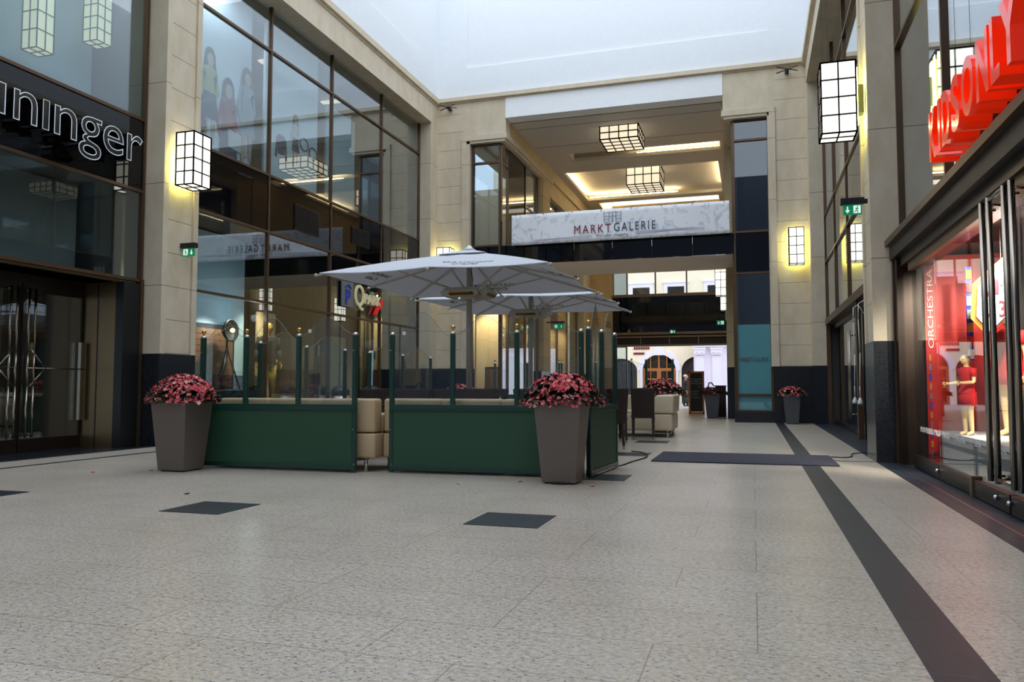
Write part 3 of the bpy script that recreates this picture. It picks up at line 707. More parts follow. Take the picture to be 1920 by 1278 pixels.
# ================================================================== LANTERNS
def lantern(name, label, cat, x0, x1, y0, y1, z0, z1, nx, ny, nz, group, lamp='lamp_w', bar=.02, bracket=None, back=None):
    r = thing(name, label, cat, ((x0+x1)/2, (y0+y1)/2, z0), group=group)
    e = .006
    MB().box(x0+e, x1-e, y0+e, y1-e, z0+e, z1-e).build('lamp_shade', lamp, r)
    f = MB()
    def B(ax0, ax1, ay0, ay1, az0, az1): f.box(ax0-bar/2, ax1+bar/2, ay0-bar/2, ay1+bar/2, az0-bar/2, az1+bar/2)
    for i in range(nx+1):
        x = x0+(x1-x0)*i/nx
        for y in (y0, y1): B(x, x, y, y, z0, z1)
        for z in (z0, z1): B(x, x, y0, y1, z, z)
    for j in range(ny+1):
        y = y0+(y1-y0)*j/ny
        for x in (x0, x1): B(x, x, y, y, z0, z1)
        for z in (z0, z1): B(x0, x1, y, y, z, z)
    for k_ in range(nz+1):
        z = z0+(z1-z0)*k_/nz
        for y in (y0, y1): B(x0, x1, y, y, z, z)
        for x in (x0, x1): B(x, x, y0, y1, z, z)
    f.build('lantern_frame', 'black', r)
    if back: MB().box(*back).build('added_glow_panel', 'wall_glow', r)  # glowing panel added behind the shade to throw a glow on the wall
    if bracket: MB().box(*bracket).build('wall_bracket', 'black', r)
    return r
WG = 'square wall lanterns in the hall'
lantern('wall_lantern', 'lit square wall lantern on the limestone pilaster left, above its exit sign', 'lamp', -9.42, -9.06, 11.0, 11.44, 4.45, 5.36, 2, 2, 4, WG, bracket=(-9.5, -9.42, 11.15, 11.3, 4.7, 5.1), back=(-9.445, -9.435, 11.03, 11.41, 4.5, 5.1))
lr = lantern('wall_lantern', 'large lit square wall lantern on the right pilaster, high beside the red shop letters', 'lamp', .975, 1.425, 11.5, 11.95, 4.5, 5.5, 2, 2, 4, WG, bracket=(1.425, 1.54, 11.65, 11.8, 4.8, 5.2), back=(1.44, 1.45, 11.53, 11.92, 4.6, 5.4))
MB().bar((1.0, 11.55, 5.5), (1.0, 11.55, 9.3), .004).bar((1.1, 11.9, 5.5), (1.1, 11.9, 9.3), .004).build('hanging_wire', 'steel_d', lr)
lantern('wall_lantern', 'lit wall lantern on the far wall above the small planter, right of the bay window', 'lamp', 1.0, 1.38, 22.35, 22.73, 4.32, 5.3, 2, 2, 4, WG, bracket=(1.1, 1.3, 22.7, 22.85, 4.7, 5.0), back=(1.03, 1.35, 22.745, 22.755, 4.4, 5.2))
lantern('wall_lantern', 'lit wall lantern on the far wall left, mostly hidden behind the near parasol', 'lamp', -9.3, -8.88, 22.35, 22.73, 4.3, 5.28, 2, 2, 4, WG, bracket=(-9.2, -9.0, 22.7, 22.85, 4.7, 5.0), back=(-9.27, -8.91, 22.745, 22.755, 4.4, 5.2))
HG = 'tall hanging lanterns behind the upper left glass'
for y_, l_ in ((9.0, 'tall hanging lantern behind the upper left glass, nearer the frame edge'), (10.13, 'tall hanging lantern behind the upper left glass, nearer the pilaster')):
    q_ = lantern('hanging_lantern', l_, 'lamp', -10.62, -10.32, y_, y_+.3, 6.15+(.6 if y_ > 9.5 else 0), 8.2, 2, 2, 7, HG, 'lamp_dim', .014)
    MB().bar((-10.47, y_+.15, 8.2), (-10.47, y_+.15, 9.3), .01).build('hanging_rod', 'steel_d', q_)
WP = 'lanterns on the right wall of the passage'
lantern('wall_lantern', 'lit lantern in the passage just under the bridge, nearer of the two', 'lamp', -1.16, -.8, 27.1, 27.5, 4.05, 5.1, 2, 2, 4, WP, bracket=(-.82, -.78, 27.2, 27.4, 4.3, 4.8))
lantern('wall_lantern', 'lit lantern deep in the passage, partly behind the nearer lantern', 'lamp', -1.22, -.82, 33.0, 33.4, 4.1, 5.2, 2, 2, 4, WP, bracket=(-.84, -.78, 33.1, 33.3, 4.3, 4.8))
CG = 'gridded ceiling lanterns in the passage'
lantern('ceiling_lantern', 'gridded ceiling lantern nearer the hall, before the light slot', 'lamp', -4.57, -3.35, 24.5, 25.9, 8.9, 9.33, 4, 4, 2, CG, 'lamp_c', .035)
lantern('ceiling_lantern', 'gridded ceiling lantern inside the big glowing coffer', 'lamp', -4.62, -3.32, 30.4, 31.8, 8.9, 9.65, 4, 4, 2, CG, 'lamp_c', .035)

# ================================================================== EXIT SIGNS
def exit_sign(x, y, z, label, flip=False, w=.24, h=.14, box=True):
    """faces -Y, hung under a black box"""
    r = thing('exit_sign', label, 'sign', (x, y, z), group='green emergency exit signs')
    MB().box(x-w/2, x+w/2, y-.01, y+.01, z-h/2, z+h/2).build('sign_panel', 'exit_g', r)
    s = -1 if flip else 1
    p = MB(); yf, yb = y-.013, y-.009
    ax = x+s*w*.26                      # arrow
    p.box(ax-.008, ax+.008, yf, yb, z-.01, z+.045)
    p.prism([(ax-.03, z-.005), (ax, z-.048), (ax+.03, z-.005), (ax+.012, z-.005), (ax, z-.022), (ax-.012, z-.005)], 'Y', yf, yb)
    mx_ = x-s*w*.24                     # running person and doorway
    p.build('arrow_symbol', 'exit_w', r)
    MB().box(mx_-.045, mx_+.045, yf, yb, z-.05, z+.055).build('doorway_symbol', 'exit_w', r)
    q = MB(); yf, yb = y-.017, y-.013
    q.ell('Y', mx_-s*.008, z+.038, .009, .009, yf, yb, n=10)
    def seg(a, b, t=.006):
        d = Vector((b[0]-a[0], b[1]-a[1])).normalized(); nn = Vector((-d.y, d.x))*t
        q.prism([(a[0]-nn.x, a[1]-nn.y), (b[0]-nn.x, b[1]-nn.y), (b[0]+nn.x, b[1]+nn.y), (a[0]+nn.x, a[1]+nn.y)], 'Y', yf, yb)
    for a, b in (((0, .024), (.008, -.008)), ((.008, -.008), (-.012, -.024)), ((-.012, -.024), (-.008, -.046)), ((.008, -.008), (.024, -.028)), ((.024, -.028), (.038, -.03)), ((0, .02), (-.022, .006)), ((0, .02), (.022, .012))):
        seg((mx_+s*a[0], z+a[1]), (mx_+s*b[0], z+b[1]))
    q.build('running_figure', 'exit_g', r)
    if box: MB().box(x-w/2-.03, x+w/2+.03, y-.04, y+.05, z+h/2+.005, z+h/2+.09).build('lamp_box', 'black', r)
    return r
e1 = exit_sign(-9.36, 11.3, 3.33, 'green exit sign under a black box on the left pilaster, below its lantern', False)
MB().box(-9.5, -9.3, 11.29, 11.33, 3.43, 3.47).build('bracket', 'black', e1)
e2 = exit_sign(1.345, 11.55, 3.42, 'green exit sign under a black box on the right pilaster', True)
MB().box(1.4, 1.54, 11.54, 11.58, 3.5, 3.56).build('bracket', 'black', e2)
e3 = exit_sign(-1.0, 27.0, 3.12, 'green exit sign on the right pier inside the passage, below the lantern', True)
MB().box(-.9, -.74, 26.99, 27.03, 3.15, 3.2).build('bracket', 'black', e3)
e4 = exit_sign(-3.4, 35.7, 3.45, 'green exit sign hanging over the far street opening', False)
MB().box(-3.42, -3.38, 35.69, 35.85, 3.5, 3.56).build('bracket', 'black', e4)
e5 = exit_sign(-6.8, 28.0, 3.2, 'dim green exit sign inside the passage left, seen under the far parasol', False, w=.4, h=.2)
MB().box(-7.3, -6.8, 27.99, 28.03, 3.33, 3.38).build('bracket', 'black', e5)

# ================================================================== BANNER
bn = thing('banner', 'wide white gallery banner with logo strung across the bridge front', 'banner', (-3.76, FY-.12, 5.28))
def ban_pt(u, z):          # u 0..1
    return (-6.98+u*6.42, FY-.14+.02*math.sin(u*23)*(1-z), 5.29+z*.93+u*.02)
gx, gz = 60, 8; mb = MB(); vs = []; fs = []
for j in range(gz+1):
    for i in range(gx+1): vs.append(ban_pt(i/gx, j/gz))
n_ = len(vs); vs += [(q[0], q[1]+.006, q[2]) for q in vs]
for j in range(gz):
    for i in range(gx):
        a = j*(gx+1)+i; fs.append((a, a+1, a+gx+2, a+gx+1)); fs.append((n_+a, n_+a+gx+1, n_+a+gx+2, n_+a+1))
for i in range(gx): fs.append((i, n_+i, n_+i+1, i+1)); a = gz*(gx+1)+i; fs.append((a, a+1, n_+a+1, n_+a))
mb.add(vs, fs).build('banner_cloth', 'banner', bn, smooth=True)
yb_ = FY-.175
def ymap(yy): return lambda u, d, z: (u, yy+d*.1, z)
word(mb := MB(), 'MARKT', -5.02, -3.92, 5.53, .25, ymap(yb_), .01, 0, spacing=1.3); mb.build('lettering', 'print_m', bn)
word(mb := MB(), 'GALERIE', -3.83, -2.62, 5.55, .25, ymap(yb_), .01, 0, spacing=1.3); mb.build('lettering', 'print_b', bn)
for s_, a, b in (('first', -4.35, -4.17), ('class', -4.12, -3.90), ('shopping', -3.85, -3.40)):
    word(mb := MB(), s_, a, b, 5.41, .08, ymap(yb_), .005, 0, shear=.25); mb.build('tagline_word', 'print_b', bn)
lg = MB()
X0, X1, Zl0, Zl1 = -4.12, -3.62, 5.83, 6.12
def L(a, b): lg.bar((a[0], yb_, a[1]), (b[0], yb_, b[1]), .006, n=4)
for x in (X0, X0+.15, X0+.25, X0+.35, X1): L((x, Zl0+(.0 if x in (X0, X0+.25, X1) else .0)), (x, Zl1+.03))
for a, b in (((X0, Zl1), (X1, Zl1)), ((X0, Zl0+.17), (X1, Zl0+.17)), ((X0, Zl0+.08), (X0+.15, Zl0+.08)), ((X0+.35, Zl0+.08), (X1, Zl0+.08)), ((X0, Zl0), (X0+.15, Zl0)), ((X0+.35, Zl0), (X1, Zl0))): L(a, b)
lg.build('grid_logo', 'print_b', bn)
MB().prism([(-6.4, 5.40), (-4.5, 5.44), (-4.5, 5.47), (-6.2, 5.43)], 'Y', yb_, yb_+.006).build('faint_stripe', 'print_p', bn)
MB().prism([(-3.2, 5.47), (-1.2, 5.50), (-1.6, 5.54), (-3.2, 5.51)], 'Y', yb_, yb_+.006).build('faint_stripe', 'print_p', bn)
for i in range(8):
    for v_ in (.98, .02): p_ = ban_pt(.02+i*.137, v_); MB().sphere((p_[0], p_[1]-.01, p_[2]), .014, n=8).build('eyelet', 'black', bn)
# cable brackets under the cornice corners
def spider(x, y, label):
    r = thing('cable_bracket', label, 'bracket', (x, y, 9.75), group='black X brackets under the cornice')
    MB().bar((x-.28, y-.1, 9.82), (x+.28, y+.1, 9.74), .018, .012, 6).bar((x-.28, y+.1, 9.72), (x+.28, y-.1, 9.80), .018, .012, 6).build('cross_arm', 'steel_d', r)
    MB().box(x-.05, x+.05, y, FY-.01, 9.74, 9.8).build('wall_plate', 'black', r)
spider(-9.05, FY-.3, 'black X-shaped cable bracket under the cornice in the far left corner')
spider(1.05, FY-.3, 'black X-shaped cable bracket under the cornice in the far right corner')

# ================================================================== SHOP SIGNS
sg = thing('shop_sign', 'black three-dimensional shop name with white outlines on the dark band left', 'sign', (-9.7, 8.5, 4.5))
def lmap(xf): return lambda u, d, z: (xf-d, u, z)          # wall at left: reads towards +Y, front towards +X
for ch, a, b, dz, hh in (('B', 6.1, 6.5, 0, .6), ('r', 6.6, 6.86, 0, .43), ('e', 6.92, 7.33, 0, .44), ('u', 7.42, 7.84, 0, .42), ('n', 7.97, 8.33, .0, .42), ('i', 8.42, 8.52, .0, .42), ('n', 8.62, 9.0, 0, .42), ('g', 9.05, 9.46, -.2, .64), ('e', 9.50, 9.9, 0, .44), ('r', 9.98, 10.3, 0, .43)):
    if ch == 'i':
        t_ = MB().box(-9.74, -9.5, a, b, 4.62, 5.04); rm = MB(); c_ = [(-9.49, a, 4.62), (-9.49, b, 4.62), (-9.49, b, 5.04), (-9.49, a, 5.04), (-9.49, a, 4.62)]
        rm.tube(c_, .005, 6)
    else:
        t_ = MB(); vs, fs = text_geo(ch, 1.0, .12); xs = [q.x for q in vs]; zs_ = [q.z for q in vs]
        def fit(vs, dep): return [(dep-q.y, a+(q.x-min(xs))/(max(xs)-min(xs))*(b-a), 4.62+dz+(q.z-min(zs_))/(max(zs_)-min(zs_))*hh) for q in vs]
        t_.add(fit(vs, -9.62), fs)
        v2, f2 = text_geo(ch, 1.0, 0, rim=.008); rm = MB().add([(-9.495-q.y*.4, a+(q.x-min(xs))/(max(xs)-min(xs))*(b-a), 4.62+dz+(q.z-min(zs_))/(max(zs_)-min(zs_))*hh) for q in v2], f2)
    lt = t_.build('letter', 'letter_b', sg); rm.build('letter_outline', 'rim_w', lt)
MB().box(-9.86, -9.74, 8.0, 8.05, 4.8, 4.85).build('standoff', 'black', sg); MB().box(-9.86, -9.74, 9.7, 9.75, 4.8, 4.85).build('standoff', 'black', sg)
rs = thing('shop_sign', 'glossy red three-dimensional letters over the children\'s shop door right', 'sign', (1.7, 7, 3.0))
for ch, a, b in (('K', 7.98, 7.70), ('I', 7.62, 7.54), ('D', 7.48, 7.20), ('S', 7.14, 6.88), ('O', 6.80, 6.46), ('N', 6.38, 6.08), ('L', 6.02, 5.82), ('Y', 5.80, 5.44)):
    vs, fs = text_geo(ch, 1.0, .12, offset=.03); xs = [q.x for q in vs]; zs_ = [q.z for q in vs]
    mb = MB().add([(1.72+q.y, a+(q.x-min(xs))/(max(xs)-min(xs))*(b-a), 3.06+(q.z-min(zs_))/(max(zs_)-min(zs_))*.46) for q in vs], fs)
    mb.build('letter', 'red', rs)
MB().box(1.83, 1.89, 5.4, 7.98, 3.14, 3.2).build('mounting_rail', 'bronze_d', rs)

# parking signs on the left glass
ps = thing('parking_sign', 'grey plate with a blue P under a roof mark on the left glass', 'sign', (-9.85, 17.75, 3.05))
MB().box(-9.86, -9.82, 17.47, 18.04, 3.02, 3.66).build('plate', 'signgrey', ps)
mb = MB(); word(mb, 'P', 17.62, 17.88, 3.08, .38, lmap(-9.815), .01, offset=.02)
mb.bar((-9.815, 17.6, 3.5), (-9.815, 17.76, 3.59), .02, n=4).bar((-9.815, 17.76, 3.59), (-9.815, 17.92, 3.5), .02, n=4).build('symbol', 'signblue', ps)
qs = thing('parking_sign', 'cream Q PARK lettering with red slashes on the left glass', 'sign', (-9.85, 18.9, 3.05))
mb = MB(); word(mb, 'Q', 18.12, 18.62, 3.1, .56, lmap(-9.82), .02); mb.build('letter', 'signcream', qs)
mb = MB(); word(mb, 'PARK', 18.66, 19.6, 3.2, .26, lmap(-9.82), .02, offset=.01); mb.build('letter', 'signcream', qs)
MB().prism([(19.45, 3.12), (19.6, 3.12), (19.78, 3.38), (19.63, 3.38)], 'X', -9.85, -9.80).prism([(19.2, 2.95), (19.36, 2.95), (19.54, 3.18), (19.38, 3.18)], 'X', -9.85, -9.80).build('red_slash', 'signred', qs)
# vents on the black band
def vent(y0, y1, z0, z1, label):
    r = thing('vent_grille', label, 'vent', (GL+.04, (y0+y1)/2, z0), group='dark vent grilles in the black glass band')
    MB().box(GL+.022, GL+.04, y0, y1, z0, z1).build('frame', 'bronze_d', r)
    s_ = MB(); n = 18
    for i in range(n): y = y0+.04+(y1-y0-.08)*i/(n-1); s_.box(GL+.04, GL+.055, y-.008, y+.008, z0+.03, z1-.03)
    s_.build('slats', 'steel_d', r)
vent(15.35, 16.4, 4.55, 5.15, 'dark vent grille in the black glass band, left of two')
vent(18.0, 18.98, 4.7, 5.15, 'dark vent grille in the black glass band above the parking signs')

# ================================================================== WINDOW DISPLAYS (left)
st(MB().box(-10.3, -10.25, 12.0, 14.2, 5.6, 9.2).box(-10.3, -10.25, 14.7, 16.9, 5.6, 9.2).build('trim_23', 'backing_l'))
st(MB().box(-10.35, -10.3, 17.4, 18.9, 5.6, 8.2).build('trim_24', 'backing'))
st(MB().box(-10.95, -10.9, 11.75, 15.0, .12, 4.25).box(-10.9, GL-.1, 11.74, 11.8, .12, 4.25).build('trim_25', 'backing'))
st(MB().box(-10.95, -10.9, 4.5, 10.6, 5.55, 9.2).build('trim_26', 'backing'))
st(MB().box(-10.6, -10.5, 3.0, 10.0, 2.85, 4.25).build('trim_27', 'interior_m'))
XP = -10.24
def poster_figure(cy, ztop, s, hair, top, skirt, label, bag=False, lift=0.0):
    """flat print of a standing woman on the window backing"""
    mb = MB(); a0, a1 = XP-.006+lift, XP+lift
    def P(poly, mi, lift=0): mb.prism([(cy+u*s, ztop+v*s) for u, v in poly], 'X', a0, a1+lift, mi)
    mb.ell('X', cy, ztop-.16*s, .15*s, .2*s, a0, a1, 0)
    P([(-.15, -.2), (-.2, -.55), (-.1, -.7), (.12, -.7), (.2, -.5), (.15, -.2)], 0, .001)
    mb.ell('X', cy+.01*s, ztop-.19*s, .085*s, .12*s, a0, a1+.003, 1)
    P([(-.18, -.36), (-.05, -.3), (.06, -.3), (.2, -.38), (.16, -.8), (-.14, -.8)], 2, .002)
    P([(-.18, -.38), (-.28, -.75), (-.2, -1.0), (-.14, -.98), (-.2, -.75), (-.1, -.5)], 2, .002)
    P([(.2, -.38), (.27, -.75), (.15, -.95), (.12, -.88), (.18, -.72), (.1, -.5)], 2, .002)
    P([(-.15, -.78), (.17, -.78), (.26, -1.25), (-.2, -1.25)], 3, .003)
    P([(-.14, -1.25), (-.02, -1.25), (-.06, -1.75), (-.14, -1.75)], 1, .001); P([(.06, -1.25), (.18, -1.25), (.14, -1.7), (.08, -1.7)], 1, .001)
    if bag: P([(.0, -.8), (.5, -.86), (.52, -1.15), (.02, -1.1)], 4, .004)
    o = mb.build('window_print', [hair, 'p_skin', top, skirt, 'p_cream'])
    return tag(o, label, 'poster', 'fashion prints behind the upper left glass')
M['p_skin'] = mat('faded skin print', (196, 172, 168), .8); M['p_cream'] = mat('faded cream print', (205, 205, 205), .8)
M['p_hair'] = mat('faded hair print', (92, 84, 98), .8); M['p_navy'] = mat('faded navy print', (66, 74, 106), .8)
M['p_red'] = mat('faded red print', (160, 84, 98), .8); M['p_yel'] = mat('faded yellow print', (178, 182, 130), .8); M['p_grey'] = mat('faded grey print', (150, 160, 178), .8)
poster_figure(12.85, 7.72, 1.12, 'p_hair', 'p_yel', 'p_navy', 'faded print of a long-haired woman in a yellow top and navy skirt')
poster_figure(13.42, 7.3, 1.25, 'p_hair', 'p_red', 'p_navy', 'faded print of a woman in a red jacket holding a pale bag', True, lift=.014)
poster_figure(14.02, 7.75, 1.15, 'p_hair', 'p_grey', 'p_grey', 'faded print of a man looking aside, nearest the first mullion', lift=.028)
poster_figure(12.3, 7.3, 1.6, 'p_grey', 'p_navy', 'p_grey', 'faded print of a blonde woman in navy at the pilaster edge', lift=.042)
poster_figure(15.92, 7.4, .7, 'p_hair', 'p_cream', 'p_hair', 'small faded print of a woman in a spotted dress, second pane')
mb = MB(); yc, zc = 15.35, 6.75
mb.prism([(yc-.1, zc), (yc+.1, zc), (yc+.2, zc-.1), (yc+.24, zc-.55), (yc+.17, zc-.56), (yc+.13, zc-.2), (yc+.12, zc-.45), (yc-.12, zc-.45), (yc-.13, zc-.2), (yc-.17, zc-.56), (yc-.24, zc-.55), (yc-.2, zc-.1)], 'X', XP-.005, XP)
tag(mb.build('window_print', 'p_navy'), 'faded print of a dark sweater, second pane', 'poster')
mb = MB(); 
for dy in (-.2, .2):
    pts = [(XP, 16.5+dy+.18*math.cos(t), 6.75-dy*.3+.15*math.sin(t)) for t in [2*PI*i/16 for i in range(17)]]; mb.tube(pts, .015, 6)
tag(mb.build('window_print', 'p_hair'), 'faded print of large round sunglasses, second pane', 'poster')

# ---- figures -----------------------------------------------------------------
def figure(name, root, H, joints, mats_body, face_dir=0.0, skinr=1.0):
    """continuous skinned body from a joint dictionary (units of body height)"""
    J = joints
    order = [('pelvis', None, .075), ('waist', 'pelvis', .062), ('chest', 'waist', .078), ('neck0', 'chest', .05), ('neck', 'neck0', .03), ('headb', 'neck', .036), ('headm', 'headb', .052), ('headt', 'headm', .044)]
    for s in ('l', 'r'):
        order += [('sh'+s, 'chest', .036), ('el'+s, 'sh'+s, .024), ('wr'+s, 'el'+s, .016), ('ha'+s, 'wr'+s, .018),
                  ('hip'+s, 'pelvis', .055), ('kn'+s, 'hip'+s, .036), ('an'+s, 'kn'+s, .023), ('to'+s, 'an'+s, .018)]
    idx = {}; vs = []; es = []; rad = []
    for n, p, r in order:
        idx[n] = len(vs); vs.append(Vector(J[n])*H); rad.append(r*H*skinr)
        if p: es.append((idx[p], idx[n]))
    me = bpy.data.meshes.new(name); me.from_pydata([tuple(v) for v in vs], es, [])
    o = bpy.data.objects.new(name, me); COL.objects.link(o); o.parent = root
    bm = bmesh.new(); bm.from_mesh(me); ly = bm.verts.layers.skin.verify()
    for i, v in enumerate(bm.verts):
        v[ly].radius = (rad[i], rad[i]*.85 if i < 4 else rad[i]); v[ly].use_root = (i == 0)
    bm.to_mesh(me); bm.free()
    sk = o.modifiers.new('skin', 'SKIN'); sk.use_smooth_shade = True
    sb = o.modifiers.new('sub', 'SUBSURF'); sb.levels = 2; sb.render_levels = 2
    me.materials.append(M[mats_body])
    return o
def std_joints(arms=((.13, .0, .0), (.14, -.02, 0)), stride=0, bend=None):
    J = dict(pelvis=(0, 0, .52), waist=(0, .0, .62), chest=(0, .005, .73), neck0=(0, .005, .815), neck=(0, 0, .845), headb=(0, -.01, .885), headm=(0, -.008, .925), headt=(0, -.002, .958))
    for s, k_ in (('l', 1), ('r', -1)):
        J['sh'+s] = (k_*.10, .005, .80); J['el'+s] = (k_*.135, .01, .64); J['wr'+s] = (k_*.15, -.02, .50); J['ha'+s] = (k_*.152, -.03, .455)
        J['hip'+s] = (k_*.05, 0, .49); J['kn'+s] = (k_*.055, -.005+k_*stride*.5, .28); J['an'+s] = (k_*.058, .01+k_*stride, .04); J['to'+s] = (k_*.062, -.07+k_*stride, .018)
    return J
def hand(root, pos, H, m, fwdv=(0, 0, -1), side=1):
    """five separate short tapered fingers leaving the palm"""
    mb = MB(); p = Vector(pos)*H; f = Vector(fwdv).normalized(); a = Vector((0, 1, 0)) if abs(f.y) < .8 else Vector((0, 0, 1)); a = (a-f*a.dot(f)).normalized()
    for i, (o_, ln) in enumerate(((-.015, .036), (-.005, .042), (.005, .040), (.015, .032))):
        b0 = p+a*o_*H; b1 = b0+f*ln*H*.55; b2 = b1+(f*.8+Vector((-side*.4, 0, 0)))*ln*H*.45
        mb.bar(b0, b1, .0062*H, .0056*H, 8).bar(b1, b2, .0056*H, .0042*H, 8)
    t0 = p-f*.012*H-a*.016*H; mb.bar(t0, t0-a*.018*H+f*.018*H, .0068*H, .0055*H, 8).bar(t0-a*.018*H+f*.018*H, t0-a*.022*H+f*.034*H, .0055*H, .004*H, 8)
    w0 = wloc(root); mb.v = [q+w0 for q in mb.v]
    return mb.build('fingers', m, root, smooth=True)
def head_bits(root, H, m, hair=None, ears=True):
    w0 = wloc(root); mb = MB()
    mb.sphere(w0+Vector((0, -.012, .925))*H, .046*H, .056*H, .066*H, 18)
    mb.loft([(w0+Vector((0, -.066, .905))*H, .012*H, .010*H), (w0+Vector((0, -.068, .915))*H, .009*H, .009*H), (w0+Vector((0, -.060, .94))*H, .005*H, .005*H)], 8)
    mb.sphere(w0+Vector((0, -.058, .885))*H, .014*H, .008*H, .005*H, 8)
    for s in (-1, 1):
        mb.sphere(w0+Vector((s*.047, -.005, .922))*H, .008*H, .014*H, .02*H, 8)
    mb.build('face', m, root, smooth=True)
    for s in (-1, 1): MB().sphere(w0+Vector((s*.018, -.062, .93))*H, .008*H, .004*H, .005*H, 8).build('eye', 'eye_brown', root, smooth=True)
M['eye_brown'] = mat('brown eye enamel', (120, 90, 60), .5)  # plain brown used for the eyes
def dress(root, H, m, z0=.42, flare=.14, sleeves=True, J=None):
    w0 = wloc(root); R_ = []
    for z, rx, ry in ((z0, flare, .105), (.5, .112, .09), (.58, .09, .075), (.66, .09, .075), (.74, .11, .085), (.80, .115, .075), (.835, .06, .05)):
        R_.append((w0+Vector((0, 0, z))*H, rx*H, ry*H))
    mb = MB().loft(R_, 20)
    if sleeves and J:
        for s in 'lr': mb.bar(w0+Vector(J['sh'+s])*H+Vector((0, 0, .012*H)), w0+(Vector(J['sh'+s])*.45+Vector(J['el'+s])*.55)*H, .045*H, .042*H, 14)
    return mb.build('dress', m, root, smooth=True)
def mannequin(name, label, loc, H, rz, m, J, hands):
    r = thing(name, label, 'mannequin', (0, 0, 0))
    figure('body', r, H, J, m); head_bits(r, H, m)
    for pos, f, s in hands: hand(r, pos, H, m, f, s)
    return r
SH = 'dressed shop mannequins behind the right shop glass'
# child mannequin, bald, forearms forward
J = std_joints(); J['ell'] = (.13, .0, .65); J['wrl'] = (.10, -.13, .64); J['hal'] = (.09, -.17, .645); J['elr'] = (-.13, 0, .65); J['wrr'] = (-.16, -.12, .63); J['har'] = (-.165, -.16, .635)
for k_ in ('headb', 'headm', 'headt'): J[k_] = (J[k_][0], J[k_][1], J[k_][2])
m1 = mannequin('mannequin', 'bald child mannequin in a red shirt and shorts behind the shop glass', (0, 0, 0), .92, 0, 'skin_cream', J, [((.088, -.18, .645), (0, -1, 0), 1), ((-.166, -.17, .635), (0, -1, 0), -1)])
dress(m1, .92, 'red_cloth', .52, .115, True, J); MB().loft([(Vector((0, 0, z))*.92, rx*.92, .095*.92) for z, rx in ((.36, .125), (.44, .12), (.53, .112))], 18).build('shorts', 'red_cloth', m1, smooth=True)
m1.location = (2.30, 9.95, .45); m1.rotation_euler = (0, 0, -1.15)
# girl mannequins with dark hair
def girl(label, loc, rz, H):
    J = std_joints(); g = mannequin('mannequin', label, (0, 0, 0), H, 0, 'skin_cream', J, [((.153, -.035, .45), (0, 0, -1), 1), ((-.153, -.035, .45), (0, 0, -1), -1)])
    dress(g, H, 'red_cloth', .40, .14, True, J)
    hr = MB(); hr.sphere(Vector((0, .006, .945))*H, .055*H, .06*H, .055*H, 16); hr.loft([(Vector((0, .035, .80))*H, .05*H, .02*H), (Vector((0, .045, .86))*H, .058*H, .028*H), (Vector((0, .035, .93))*H, .055*H, .035*H)], 14)
    hr.build('hair', 'hair', g, smooth=True)
    g.location = loc; g.rotation_euler = (0, 0, rz); return g
girl('dark-haired girl mannequin in a red dress, beside the steel door handles', (2.74, 9.95, .45), -1.0, 1.42)
girl('dark-haired girl mannequin in a red dress at the right frame edge', (2.95, 8.9, .45), -1.35, 1.42)
tag(MB().box(2.24, 3.6, 7.9, 10.95, .022, .40).build('display_plinth', 'interior_m'), 'long grey display plinth with mannequins behind the right glass', 'plinth')
tag(MB().box(2.22, 3.62, 7.88, 10.97, .40, .45).build('plinth_top', 'whitep'), 'pale top board on the grey mannequin plinth', 'board')
rb = thing('display_board', 'tall red display board with vertical white shop lettering', 'board', (2.4, 11.1, .02))
MB().box(2.10, 3.0, 11.0, 11.06, .03, 2.65).build('board', 'red_board', rb)
mb = MB(); word(mb, 'ORCHESTRA', 1.48, 2.48, -2.185, .062, lambda u, d, z: (-z+.0, 10.985+d*.1, u), .01)
mb.v = [Vector((q.x*1.0, q.y, q.z)) for q in mb.v]; mb.build('vertical_lettering', 'whitep', rb)
mb = MB()
for i in range(11): mb.box(2.125, 2.15, 10.985, 11.0, .12+i*.12, .2+i*.12, i % 3)
mb.build('colour_squares', ['signgrey', 'orange', 'signblue'], rb)
sp_ = thing('sticker_strip', 'vertical strip of small logo stickers hanging beside the sale poster', 'sign', (2.42, 10.3, 1.3))
MB().box(2.40, 2.47, 10.3, 10.31, 1.3, 2.4).build('strip', 'signblue', sp_)
mb = MB()
for i in range(7): mb.box(2.405, 2.465, 10.285, 10.3, 1.32+i*.155, 1.43+i*.155, i % 4)
mb.build('sticker', ['whitep', 'red_board', 'orange', 'backing'], sp_)
po = thing('sale_poster', 'hanging white sale poster on an orange backing with maroon print', 'poster', (2.5, 9.45, 1.6))
def tilt(c, w, h): return [(c[0]-w*.62, c[1]-h*.28), (c[0]-w*.2, c[1]-h*.5), (c[0]+w*.5, c[1]-h*.2), (c[0]+w*.5, c[1]+h*.3), (c[0]+w*.35, c[1]+h*.5), (c[0]-w*.55, c[1]+h*.15)]
MB().prism(tilt((2.47, 1.97), .36, .86), 'Y', 9.47, 9.48).build('orange_backing', 'orange', po)
MB().prism(tilt((2.48, 1.95), .29, .74), 'Y', 9.45, 9.465).build('poster_sheet', 'backing', po)
mb = MB()
for s_, a, b, z, h in (('Kauf', 2.37, 2.46, 1.96, .08), ('1', 2.475, 2.515, 1.98, .16), ('Teil', 2.53, 2.60, 2.0, .08), ('nimm', 2.40, 2.49, 1.74, .05), ('3', 2.51, 2.57, 1.74, .17)):
    word(mb, s_, a, b, z, h, lambda u, d, z: (u, 9.442+d*.1, z), .005)
mb.build('poster_print', 'print_m', po)
MB().bar((2.45, 9.47, 2.3), (2.45, 9.47, 2.68), .003, n=6).bar((2.55, 9.47, 2.3), (2.55, 9.47, 2.68), .003, n=6).build('hanging_wire', 'steel_d', po)
